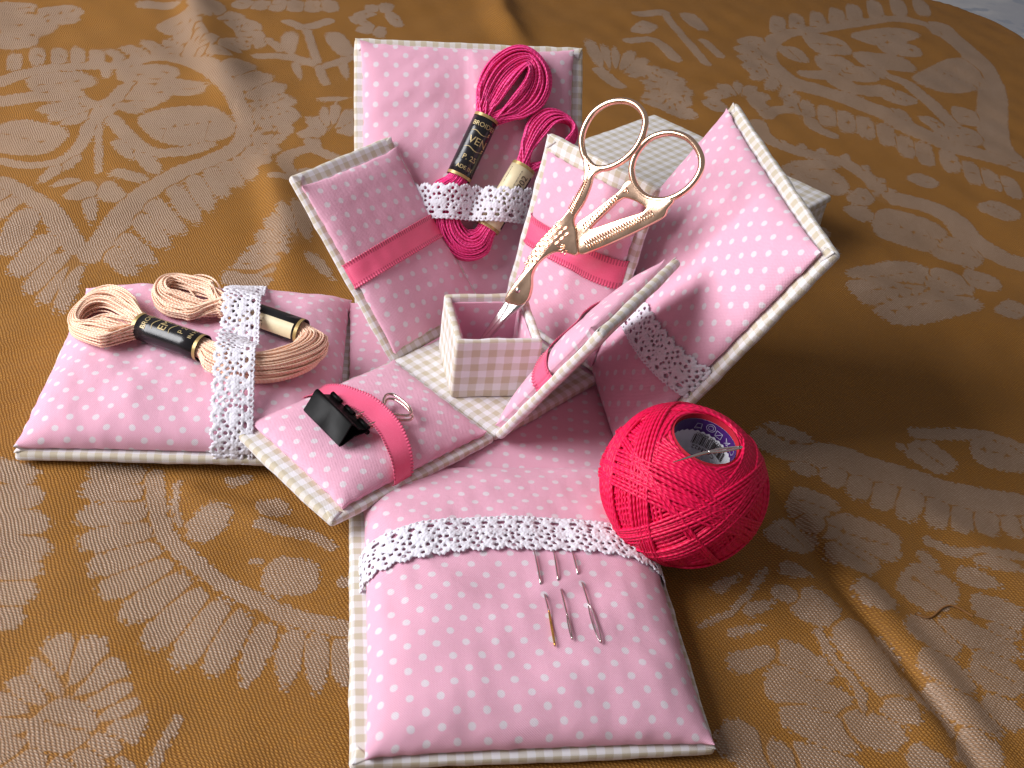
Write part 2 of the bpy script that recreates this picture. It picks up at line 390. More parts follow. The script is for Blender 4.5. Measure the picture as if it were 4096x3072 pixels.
# ------------------------------------------------------------------ tablecloth
# woven motifs in cloth coordinates (cm): 'l' = petal (x0, y0, x1, y1, half width), 's' = stem (points, half width)
MOTIFS = [('s',[(-14.14,22.84),(-13.09,23.92),(-11.94,24.16),(-10.83,23.5),(-9.87,21.99),(-9.01,20.34),(-8.25,18.57),(-7.99,17.18),(-8.14,15.62),(-8.74,14.73),(-9.5,13.68),(-10.34,12.53),(-10.97,11.17),(-11.44,9.51),(-11.78,8.1),(-12.1,6.77)],0.45),('s',[(-18.28,20.22),(-17.49,21.36),(-16.57,22.15),(-15.53,22.57),(-14.82,22.81)],0.42),('s',[(-16.11,11.66),(-14.91,10.44),(-13.65,8.77),(-12.63,7.19)],0.41),('l',-9.24,21.22,-8.48,23.97,0.51),('l',-8.69,20.15,-7.61,23.05,0.54),('l',-8.13,18.89,-6.98,21.91,0.53),('l',-8.08,18.76,-6.43,20.59,0.72),('l',-7.89,17.83,-6.14,19.29,0.76),('l',-7.82,17.26,-6.29,17.97,0.83),('l',-7.84,17.11,-6.5,16.54,0.79),('l',-7.95,16.06,-6.76,15.0,0.63),('l',-8.02,15.44,-7.03,13.86,0.48),('l',-8.22,15.1,-7.48,12.74,0.37),('l',-8.65,14.46,-7.89,12.17,0.37),('l',-9.13,13.76,-8.32,11.2,0.35),('l',-9.69,12.92,-8.7,10.07,0.34),('l',-10.3,11.94,-9.02,9.12,0.35),('l',-10.89,10.59,-9.46,8.33,0.38),('l',-11.19,9.56,-9.81,7.45,0.36),('l',-11.52,8.26,-10.12,6.38,0.36),('l',-11.79,7.31,-10.58,5.79,0.36),('l',-18.58,22.38,-17.98,22.5,0.87),('l',-17.84,23.17,-17.19,23.3,0.84),('l',-17.0,23.45,-16.35,23.58,0.85),('l',-16.26,23.71,-15.63,23.84,0.86),('l',-15.44,23.66,-14.78,23.8,0.86),('l',-14.55,23.84,-14.07,24.16,0.85),('l',-13.95,24.41,-13.33,24.99,0.8),('l',-13.2,25.13,-12.55,25.62,0.86),('l',-12.47,25.64,-11.69,25.92,0.9),('l',-11.62,25.35,-10.8,25.3,0.84),('l',-10.83,24.83,-10.17,24.74,0.76),('l',-10.31,23.82,-9.41,24.45,0.58),('l',-15.83,10.98,-15.89,9.41,0.39),('l',-15.29,10.35,-15.43,8.1,0.39),('l',-14.32,9.11,-14.76,6.54,0.41),('l',-13.41,7.82,-14.17,5.49,0.44),('l',-12.77,6.83,-13.54,4.6,0.43),('l',-12.63,6.65,-12.99,4.03,0.36),('l',-12.56,6.6,-12.37,3.58,0.32),('l',-14.64,22.05,-14.21,22.14,0.51),('l',-17.2,20.13,-14.69,21.29,0.9),('l',-13.97,21.83,-11.41,22.53,0.91),('l',-13.4,21.13,-10.02,20.55,0.75),('l',-13.24,19.79,-11.38,19.54,0.54),('l',-13.08,19.25,-11.77,18.72,0.41),('l',-13.43,18.81,-12.32,18.09,0.42),('l',-14.03,17.1,-13.61,18.6,0.45),('l',-16.2,17.62,-14.6,18.98,0.4),('l',-15.63,16.93,-14.43,18.46,0.35),('l',-14.94,16.53,-14.19,17.96,0.33),('l',-11.88,16.24,-8.8,18.12,1.52),('l',-17.57,15.86,-14.77,14.82,1.24),('l',-12.81,15.27,-11.88,13.67,0.29),('l',-11.9,14.6,-10.8,12.61,0.32),('l',-12.55,12.68,-11.09,12.0,0.34),('l',-13.95,14.0,-14.18,12.62,0.24),('l',-14.39,13.03,-14.81,11.54,0.26),('l',-13.57,12.12,-14.3,11.19,0.29),('l',-13.3,9.89,-12.74,12.01,0.49),('l',-11.77,10.06,-12.98,11.98,0.45),('l',-12.86,10.54,-12.42,8.59,0.26),('s',[(-17.83,18.42),(-16.58,19.01),(-15.26,19.43)],0.5),('s',[(-14.98,19.1),(-14.26,18.67),(-13.64,19.15),(-13.41,20.34),(-13.08,20.99)],0.34),('s',[(-13.76,16.97),(-12.95,12.63)],0.14),('s',[(-14.03,16.75),(-14.04,14.77),(-14.48,13.47),(-15.52,13.03),(-16.54,13.34)],0.28),('s',[(-13.29,17.22),(-12.5,15.81),(-11.41,14.51),(-10.3,14.67),(-9.39,15.61)],0.34),('s',[(-6.2,29.5),(-5.52,25.47),(-5.0,22.27)],0.22),('s',[(-7.11,29.94),(-6.2,29.5),(-5.07,30.69)],0.34),('s',[(-8.19,25.38),(-6.87,25.65),(-5.58,24.77)],0.37),('s',[(-6.98,26.1),(-7.93,27.58)],0.25),('s',[(-5.07,24.64),(-4.08,25.76),(-3.4,26.61)],0.28),('l',-6.87,28.7,-6.94,25.41,0.37),('l',-6.51,25.04,-6.15,22.79,0.21),('l',-4.84,29.03,-4.0,26.01,0.49),('l',-4.34,25.48,-4.05,23.08,0.22),('l',-5.08,16.97,-5.83,17.51,0.55),('l',-5.04,16.58,-5.71,16.48,0.64),('l',-4.95,17.46,-5.51,18.83,0.36),('l',-4.77,17.82,-5.01,19.86,0.29),('l',-4.57,17.99,-4.48,20.34,0.29),('l',-4.34,17.75,-3.85,19.67,0.32),('l',-4.19,17.37,-3.46,18.61,0.41),('l',-5.34,20.49,-3.86,20.94,0.24),('s',[(-4.44,15.16),(-5.39,15.77),(-6.21,15.08),(-6.32,14.11),(-5.82,12.95),(-5.45,13.75)],0.3),('s',[(-6.6,12.55),(-6.07,12.62)],0.29),('l',-20.88,27.32,-17.54,26.64,1.41),('l',-19.88,24.72,-17.97,25.37,1.11),('l',-18.57,28.38,-16.93,29.56,0.81),('l',-18.92,27.42,-16.71,28.07,0.48),('l',-14.58,30.68,-12.4,30.68,0.53),('l',-20.86,29.1,-18.95,29.32,0.75),('l',-11.3,27.83,-12.99,28.69,1.05),('l',-11.06,27.37,-12.31,27.47,1.19),('l',-10.81,28.61,-11.72,30.85,0.55),('l',-10.44,28.8,-10.72,31.37,0.44),('l',-10.05,28.5,-9.65,30.54,0.54),('l',-9.73,28.19,-8.78,29.68,0.83),('l',-9.43,27.5,-8.03,27.81,1.21),('l',-9.63,26.9,-8.59,26.23,0.98),('l',-9.9,26.38,-9.3,24.92,0.52),('l',-10.32,26.47,-10.38,25.15,0.43),('l',-10.77,27.11,-11.56,26.78,1.15),('l',-9.89,32.14,-8.95,31.81,0.77),('l',-9.04,32.27,-8.1,32.02,0.8),('l',-8.18,32.4,-7.24,32.24,0.82),('l',-7.31,32.54,-6.37,32.46,0.84),('l',-6.43,32.67,-5.5,32.68,0.85),('l',-5.55,32.81,-4.61,32.9,0.86),('l',-3.04,31.1,-3.78,30.59,0.79),('l',-2.93,31.76,-3.51,32.31,0.77),('l',-2.71,32.23,-2.94,33.6,0.38),('l',-2.35,32.43,-1.96,34.15,0.38),('l',-2.11,31.53,-1.34,31.71,0.94),('l',-2.55,30.49,-2.51,29.04,0.33),('l',-2.9,30.62,-3.41,29.35,0.44),('l',-6.23,6.06,-7.88,5.79,0.55),('l',-6.13,6.28,-7.65,6.37,0.56),('l',-6.02,6.6,-7.38,7.2,0.53),('l',-5.87,6.87,-7.03,7.95,0.46),('l',-5.8,7.19,-6.85,8.84,0.4),('l',-5.7,7.47,-6.6,9.64,0.36),('l',-5.55,7.71,-6.2,10.34,0.33),('l',-5.36,7.92,-5.65,10.95,0.32),('l',-5.17,7.28,-4.24,5.97,0.25),('s',[(14.01,36.48),(14.34,32.16),(14.61,28.55)],0.27),('s',[(12.35,35.75),(14.01,36.48)],0.43),('s',[(10.92,31.41),(12.5,31.76),(13.05,29.05)],0.36),('s',[(15.39,32.39),(15.7,29.86)],0.29),('l',11.77,34.01,12.85,33.34,0.97),('l',15.49,36.84,15.82,34.01,0.53),('l',8.84,27.24,8.6,30.91,0.38),('l',9.11,27.05,9.34,30.35,0.33),('l',9.34,27.04,9.97,30.35,0.3),('l',9.66,26.91,10.84,29.97,0.31),('l',9.85,26.56,11.36,28.98,0.38),('l',10.03,26.12,11.81,27.73,0.51),('l',10.3,25.98,12.54,27.35,0.6),('l',10.39,25.53,12.75,26.12,0.71),('l',10.44,24.89,12.83,24.42,0.78),('l',10.29,24.31,12.36,22.94,0.73),('l',10.24,23.77,12.21,21.58,0.65),('s',[(8.5,26.82),(9.14,24.96)],0.41),('s',[(18.25,29.0),(19.19,32.32),(20.81,34.51),(23.62,36.11),(26.73,37.83),(29.86,39.27),(31.77,38.32),(31.66,36.94)],0.53),('s',[(18.25,29.0),(18.78,26.98),(20.09,26.21),(21.28,25.18),(22.58,23.72),(23.29,22.01),(24.39,20.43),(25.88,19.39),(27.58,18.6)],0.77),('s',[(32.35,38.46),(32.28,36.09),(32.03,32.01),(30.95,28.43),(28.85,24.27),(27.32,20.64),(27.24,18.55)],0.8),('l',19.07,32.44,17.97,33.57,0.98),('l',18.81,31.62,17.0,30.98,0.81),('l',18.4,30.11,16.74,29.52,0.78),('l',18.09,28.91,16.6,28.14,0.67),('l',18.09,28.78,16.64,26.84,0.39),('l',18.35,27.82,17.1,25.67,0.33),('l',18.66,26.76,17.64,24.79,0.31),('l',20.46,36.14,21.4,35.82,1.56),('l',21.93,36.98,22.89,36.66,1.6),('l',23.52,37.7,24.49,37.37,1.65),('l',25.15,38.78,26.13,38.44,1.71),('l',26.69,39.86,27.69,39.51,1.77),('l',28.58,41.05,29.59,40.7,1.84),('l',30.52,41.91,31.54,41.55,1.9),('l',32.32,42.36,33.35,41.99,1.94),('l',17.55,24.52,18.46,24.23,1.26),('l',17.97,23.64,18.87,23.36,1.23),('l',18.89,23.1,19.78,22.82,1.22),('l',19.68,22.55,20.57,22.27,1.21),('l',20.47,22.0,21.35,21.72,1.2),('l',21.27,21.24,22.14,20.97,1.18),('l',21.75,20.03,22.61,19.77,1.14),('l',22.41,19.3,23.26,19.04,1.12),('l',23.36,18.62,24.2,18.36,1.1),('l',24.0,17.52,24.82,17.27,1.07),('l',24.62,16.83,25.43,16.58,1.05),('l',25.22,16.16,26.03,15.91,1.04),('l',20.39,32.88,20.54,30.29,0.65),('l',21.87,33.5,24.43,33.44,1.51),('l',25.47,34.6,29.99,36.9,1.08),('l',26.38,33.86,28.91,33.32,1.09),('l',21.38,30.46,23.47,30.03,1.29),('l',22.17,28.95,24.33,28.82,1.05),('l',24.07,31.28,27.46,31.1,1.29),('l',24.57,30.81,24.7,28.35,0.46),('l',28.34,30.99,30.46,28.61,3.15),('l',23.88,26.38,24.82,25.05,0.81),('l',23.46,24.34,23.39,22.47,0.44),('l',26.65,24.39,28.13,23.92,1.01),('l',24.37,22.85,25.38,23.01,0.68),('l',24.6,21.11,27.15,22.15,1.03),('s',[(20.3,28.32),(21.36,28.25),(22.14,26.57),(23.76,26.61)],0.72),('s',[(25.06,28.68),(25.65,27.47),(25.97,24.76),(26.05,22.89)],0.47),('s',[(15.91,22.18),(16.44,22.94),(17.57,23.36),(18.17,22.77),(18.19,21.44),(18.69,20.65)],0.41),('l',14.11,23.15,13.0,22.82,0.66),('l',14.4,23.91,13.72,24.82,0.69),('l',14.78,24.33,14.74,25.99,0.41),('l',15.14,24.53,15.72,26.54,0.3),('l',15.39,24.35,16.39,26.04,0.33),('l',15.56,24.02,16.83,25.13,0.47),('l',15.44,23.38,16.49,23.41,0.75),('s',[(15.22,21.19),(15.11,19.9),(15.99,18.61),(17.23,18.19),(18.31,17.36),(18.84,15.94),(18.72,14.32)],0.46),('s',[(18.8,14.5),(20.45,13.83),(21.27,12.75),(21.37,11.16),(21.97,9.85),(22.63,9.32)],0.62),('l',15.7,19.13,15.95,19.62,0.26),('l',16.48,18.54,16.79,19.33,0.26),('l',17.28,18.27,17.73,19.06,0.26),('l',18.17,17.62,18.68,18.59,0.25),('l',18.67,16.67,19.28,17.49,0.27),('l',18.88,15.56,19.49,16.2,0.29),('l',18.81,14.4,19.59,15.12,0.3),('l',14.67,15.96,17.49,15.23,1.21),('l',15.39,16.79,17.73,17.29,0.54),('l',17.31,14.5,18.08,13.82,0.78),('l',16.48,12.56,17.67,13.02,0.55),('l',17.49,12.35,20.22,10.89,1.39),('l',19.36,10.66,21.11,9.62,1.08),('l',14.59,7.0,18.23,8.51,0.88),('l',14.15,6.07,17.38,6.95,0.86),('l',14.68,5.0,19.07,6.3,0.87),('l',17.87,8.07,19.25,6.83,0.95),('l',19.83,5.97,20.47,5.26,0.83),('l',-12.64,-3.56,-11.29,-3.91,0.38),('l',-12.38,-4.52,-11.01,-4.64,0.37),('l',-12.18,-5.29,-10.64,-5.55,0.38),('l',-11.96,-6.13,-10.46,-6.35,0.38),('l',-11.76,-6.87,-10.47,-6.93,0.32),('l',-11.57,-7.6,-10.48,-7.54,0.36),('l',-11.37,-8.36,-10.57,-8.25,0.32),('l',-8.66,-3.7,-10.12,-3.66,0.31),('l',-8.67,-4.31,-10.22,-4.26,0.35),('l',-8.47,-4.97,-10.13,-5.2,0.38),('l',-8.29,-5.53,-9.9,-6.09,0.38),('l',-8.02,-6.08,-9.51,-6.93,0.38),('l',-7.71,-6.61,-9.15,-7.61,0.38),('l',-7.33,-6.99,-8.53,-8.38,0.38),('l',-6.91,-7.44,-7.89,-9.13,0.37),('l',-6.42,-7.75,-7.2,-9.65,0.35),('l',-5.93,-8.11,-6.5,-9.88,0.31),('l',-5.36,-8.41,-5.75,-10.16,0.3),('l',-4.81,-8.6,-4.89,-10.28,0.3),('l',-4.26,-8.78,-4.25,-10.35,0.28),('l',-3.76,-8.9,-3.69,-10.25,0.26),('s',[(-8.56,-3.7),(-8.27,-4.97),(-7.98,-5.67),(-7.41,-6.41),(-6.62,-7.12),(-5.64,-7.81),(-4.68,-8.36),(-3.53,-8.73)],0.24),('s',[(-7.87,-4.0),(-7.91,-4.6),(-7.76,-5.17),(-7.52,-5.53)],0.1),('s',[(-5.77,-5.44),(-5.06,-5.65),(-4.56,-5.71),(-4.05,-6.06)],0.17),('s',[(-7.02,-11.01),(-7.21,-11.62),(-7.36,-12.21)],0.13),('s',[(-8.03,-11.83),(-7.51,-12.2)],0.1),('l',-7.44,-5.8,-6.64,-4.87,0.4),('l',-6.76,-3.94,-6.11,-3.65,0.19),('l',-5.91,-4.94,-5.11,-4.71,0.33),('l',-5.6,-6.99,-4.29,-7.13,0.54),('l',-5.93,-6.47,-5.54,-6.6,0.11),('l',-3.88,-7.25,-3.45,-7.26,0.16),('l',-9.64,-10.63,-10.42,-9.83,0.37),('l',-9.46,-10.4,-9.96,-9.2,0.37),('l',-9.4,-10.23,-9.77,-8.71,0.38),('l',-9.13,-10.28,-9.03,-8.83,0.42),('l',-8.92,-10.47,-8.46,-9.39,0.46),('l',-8.78,-10.7,-8.1,-10.03,0.49),('l',-8.63,-10.93,-7.72,-10.65,0.49),('l',-8.57,-11.09,-7.57,-11.09,0.46),('l',-8.7,-11.31,-7.91,-11.65,0.4),('l',-8.83,-11.51,-8.28,-12.18,0.35),('l',-9.05,-11.72,-8.85,-12.67,0.35),('l',-9.52,-11.56,-10.04,-12.29,0.44),('l',-9.74,-11.35,-10.62,-11.74,0.47),('l',-9.77,-11.08,-10.73,-11.05,0.45),('l',-9.78,-10.81,-10.77,-10.33,0.4),('l',-9.82,-10.84,-8.45,-11.26,0.57),('s',[(8.65,-1.83),(9.4,-2.45),(10.3,-2.61),(11.37,-3.12),(12.44,-3.62),(13.48,-4.12),(15.26,-4.51)],0.64),('s',[(13.46,-1.3),(15.64,-1.33),(16.61,-1.98)],0.27),('l',9.36,-2.55,9.02,-3.39,0.39),('l',10.33,-2.78,9.72,-3.84,0.38),('l',10.99,-3.13,10.24,-4.41,0.37),('l',11.66,-3.46,10.75,-4.81,0.37),('l',12.23,-3.75,11.31,-5.21,0.37),('l',12.99,-4.1,12.03,-5.51,0.36),('l',13.54,-4.32,12.65,-5.74,0.36),('l',14.2,-4.45,13.4,-5.81,0.37),('l',15.01,-4.61,14.24,-5.73,0.36),('l',15.23,-4.64,15.01,-5.8,0.46),('l',8.38,-1.46,9.85,-2.07,0.56),('l',13.08,-1.7,13.83,-2.98,0.61),('l',12.53,-1.91,12.99,-1.99,0.18),('l',14.98,-1.84,16.5,-2.46,0.72),('l',8.26,-4.36,9.54,-4.99,0.58),('l',7.54,-5.32,8.22,-6.36,0.59),('l',8.71,-5.31,10.79,-6.28,0.68),('l',8.81,-5.99,9.89,-6.94,0.58),('l',8.17,-5.16,9.16,-5.69,0.39),('l',7.14,-6.93,7.9,-7.28,0.23),('l',6.75,-7.62,7.52,-8.09,0.26),('l',7.26,-7.89,8.11,-8.67,0.47),('l',10.54,-7.01,11.46,-8.12,0.69),('l',11.32,-6.28,11.51,-7.15,0.22),('l',5.01,-9.84,6.43,-9.45,0.29),('l',6.37,-9.33,7.46,-10.29,0.39),('l',8.21,-8.67,8.83,-10.88,0.53),('l',5.81,-10.14,7.62,-11.18,0.53),('l',5.97,-10.87,7.57,-11.92,0.51),('l',10.01,-8.5,10.85,-9.64,0.44),('l',10.0,-9.51,10.6,-10.81,0.47),('l',10.75,-8.7,12.57,-9.55,0.37),('l',11.95,-8.05,13.2,-8.6,0.39),('l',11.11,-9.77,12.15,-10.56,0.58),('l',7.0,-11.27,8.57,-11.84,0.44),('l',4.36,-11.47,5.4,-12.35,0.5),('l',9.56,-10.5,10.92,-11.8,0.4),('l',9.74,-11.77,10.35,-12.71,0.47),('l',5.86,-12.07,7.26,-12.7,0.38),('l',10.85,-10.93,11.61,-11.55,0.41),('l',5.19,-7.68,6.09,-7.14,0.17),('l',5.79,-8.33,6.68,-8.02,0.2),('l',5.26,-8.95,6.25,-8.72,0.14),('l',9.07,-7.42,9.74,-8.37,0.34),('l',8.89,-9.0,9.3,-9.92,0.24),('l',8.36,-10.93,9.09,-11.43,0.32),('l',4.94,-11.74,6.0,-12.47,0.33),('l',8.23,-9.6,8.5,-10.48,0.19),('l',12.07,-8.71,12.81,-9.11,0.23),('l',11.99,-7.01,12.99,-7.58,0.29),('l',12.61,-6.57,13.85,-7.15,0.26),('l',8.44,-12.15,9.12,-12.77,0.33),('s',[(4.66,-8.7),(5.67,-8.2),(6.78,-7.0)],0.1),('s',[(7.52,-8.98),(7.65,-9.77),(7.92,-10.53),(7.83,-11.4)],0.13),('s',[(9.04,-9.91),(9.28,-10.78),(9.74,-11.45),(9.54,-12.38)],0.13),('s',[(11.7,-5.98),(12.38,-6.42),(14.16,-6.57)],0.17),('l',13.67,11.63,14.96,10.68,0.6),('l',13.4,9.65,14.92,9.5,0.46),('l',23.37,14.33,24.25,12.9,0.77),('l',21.02,16.77,21.86,15.76,0.63),('l',19.52,8.2,20.76,7.48,0.75)]

def cloth_height(x, y):
    z = 0.07 * make_noise(9, 9, 5)(x, y) + 0.022 * make_noise(2.6, 9, 6)(x, y) - 0.10
    def ridge(P, h, s, asym=0.0):
        P = catmull(P, 40)
        d = np.full(x.shape, 1e9); sg = np.zeros(x.shape); tt = np.zeros(x.shape)
        for i in range(len(P) - 1):
            a, b = P[i], P[i + 1]
            e = b - a; L2 = e @ e
            t = np.clip(((x - a[0]) * e[0] + (y - a[1]) * e[1]) / L2, 0, 1)
            dx, dy = x - a[0] - t * e[0], y - a[1] - t * e[1]
            dd = np.hypot(dx, dy); k = dd < d
            d[k] = dd[k]; sg[k] = np.sign(dx * e[1] - dy * e[0])[k]; tt[k] = ((i + t) / (len(P) - 1))[k]
        w = s * np.where(sg > 0, 1 + asym, 1 - asym)
        fade = np.clip(np.minimum(tt, 1 - tt) * 5, 0, 1)
        return h * np.exp(-(d / w) ** 2) * (0.35 + 0.65 * fade)
    z += ridge([(8.0, -3.0), (8.3, -5.6), (8.7, -7.6), (9.1, -8.9), (9.5, -10.2), (9.8, -11.5), (10.1, -13.5)], -0.17, 0.22, 0.2)
    z += ridge([(8.5, -3.0), (8.8, -5.6), (9.2, -7.6), (9.7, -8.9), (10.1, -10.2), (10.4, -11.5), (10.7, -13.5)], 0.13, 0.42)
    z += ridge([(7.3, -5.0), (7.8, -7.6), (8.4, -9.6), (9.0, -11.5), (9.3, -13.5)], 0.12, 0.5)
    z += ridge([(-12.4, 33), (-11.4, 29), (-10.6, 26), (-9.9, 23.5), (-8.8, 19.5)], 0.62, 1.0, -0.3)
    z += ridge([(-7.0, 14.5), (-6.6, 12.2), (-6.1, 9.4), (-5.8, 5.5)], 0.42, 0.8, -0.3)
    z += ridge([(3.0, 42), (4.1, 36.0), (4.1, 32.9), (4.8, 29)], 0.7, 0.8)
    z += ridge([(-8.2, -4.0), (-7.2, -4.6), (-6.2, -5.0), (-5.2, -5.6)], 0.22, 0.45)
    z += ridge([(11, -4), (13, -6), (14.6, -9)], 0.15, 0.8)
    z += ridge([(13, 8), (18, 5), (24, 3)], 0.25, 1.3)
    z += ridge([(-22, 6), (-16, 8), (-11, 11)], 0.25, 1.2)
    return z

def build_cloth():
    xs = np.arange(-32, 46.01, 0.098)
    ys = [-19.0]
    while ys[-1] < 54:
        ys.append(ys[-1] + 0.105 + 0.0062 * max(0, ys[-1] + 8))
    ys = np.array(ys)
    X, Y = np.meshgrid(xs, ys, indexing='ij')
    d1 = np.full(X.shape, 9.0); d2 = np.full(X.shape, 9.0)
    def put(i0, i1, j0, j1, d):
        a, b = d1[i0:i1, j0:j1], d2[i0:i1, j0:j1]
        lo = np.minimum(a, d); hi = np.maximum(a, d)
        d2[i0:i1, j0:j1] = np.minimum(b, hi); d1[i0:i1, j0:j1] = lo
    for m in MOTIFS:
        h = m[-1]
        if m[0] == 'l': pts = np.array([[m[1], m[2]], [m[3], m[4]]])
        else: pts = np.array(m[1])
        g = h + 0.5
        lo, hi = pts.min(0) - g, pts.max(0) + g
        i0, i1 = np.searchsorted(xs, [lo[0], hi[0]]); j0, j1 = np.searchsorted(ys, [lo[1], hi[1]])
        if i1 - i0 < 2 or j1 - j0 < 2: continue
        x, y = X[i0:i1, j0:j1], Y[i0:i1, j0:j1]
        if m[0] == 'l':
            c = pts.mean(0); e = (pts[1] - pts[0]) / 2; L = np.hypot(*e) + 1e-6; e = e / L
            s = ((x - c[0]) * e[0] + (y - c[1]) * e[1]) / L
            big_ = h > 0.30          # broad petals have blunt ends, small ones are pointed
            t = ((x - c[0]) * -e[1] + (y - c[1]) * e[0]) / (h * ((1.12 - 0.06 * np.clip(s, -1, 1)) if big_ else (0.98 - 0.20 * np.clip(s, -1, 1))) + 1e-6)
            pt = 2.8 if big_ else 2.0
            dd = ((np.where(s < 0, np.abs(s) ** 3.6, np.abs(s) ** pt) + np.abs(t) ** pt) ** (1 / pt) - 1) * min(h, L)
            put(i0, i1, j0, j1, dd)
            if h > 0.55:         # woven midrib and side veins
                rib = np.abs(t) * h
                rib = np.where((np.abs(s) < 0.75) & (dd < -0.08), rib, 9)
                vein = np.abs(((s * L + np.abs(t) * h * 0.7) / 0.62) % 1 - 0.5) * 0.62 + 0.03
                vein = np.where((dd < -0.10) & (h > 0.6), vein, 9)
                d2[i0:i1, j0:j1] = np.minimum(d2[i0:i1, j0:j1], d1[i0:i1, j0:j1] + np.minimum(rib, vein) + 0.02)
        else:
            P = catmull(pts, 28)
            d = np.full(x.shape, 9.0)
            for a, b in zip(P, P[1:]):
                e = b - a; L2 = e @ e + 1e-9
                t = np.clip(((x - a[0]) * e[0] + (y - a[1]) * e[1]) / L2, 0, 1)
                d = np.minimum(d, np.hypot(x - a[0] - t * e[0], y - a[1] - t * e[1]))
            put(i0, i1, j0, j1, d - h)
    Z = cloth_height(X, Y)
    # the table ends on the right: the cloth turns over its rounded edge and hangs
    cx, cy, R = 31.5, 39.0, 6.0
    qx, qy = np.maximum(X - cx, 0), np.maximum(Y - cy, 0)
    dist = np.hypot(qx, qy)
    over = np.maximum(dist - R, 0)
    k = np.where(dist > 1e-6, 1 / np.maximum(dist, 1e-6), 0)
    rr = 0.6
    a = np.clip(over / rr, 0, math.pi / 2)
    hang = np.maximum(over - rr * math.pi / 2, 0)
    out = np.minimum(dist, R) + rr * np.sin(a) + 0.12 * hang * (1 + 0.5 * np.sin(X * 1.3 + Y * 1.1))
    PX = np.where(over > 0, np.minimum(X, cx) + qx * k * out, X)
    PY = np.where(over > 0, np.minimum(Y, cy) + qy * k * out, Y)
    PZ = np.where(over > 0, Z - rr * (1 - np.cos(a)) - hang, Z)
    me = bpy.data.meshes.new('tablecloth')
    V = np.stack([PX, PY, PZ], -1).reshape(-1, 3).astype(np.float32)
    F = grid_faces(len(xs), len(ys)).astype(np.int32)[:, ::1].reshape(-1, 4)
    me.vertices.add(len(V)); me.vertices.foreach_set('co', V.ravel())
    me.loops.add(F.size); me.loops.foreach_set('vertex_index', F.ravel())
    me.polygons.add(len(F))
    me.polygons.foreach_set('loop_start', np.arange(0, F.size, 4, dtype=np.int32))
    me.polygons.foreach_set('use_smooth', np.ones(len(F), dtype=bool))
    me.update(calc_edges=True)
    for nm, arr in (('motif', d1), ('seam', d2 - d1)):
        at = me.attributes.new(nm, 'FLOAT', 'POINT'); at.data.foreach_set('value', arr.astype(np.float32).ravel())
    at = me.attributes.new('cloth_uv', 'FLOAT_VECTOR', 'POINT')
    at.data.foreach_set('vector', np.stack([X, Y, 0 * X], -1).astype(np.float32).ravel())
    return me

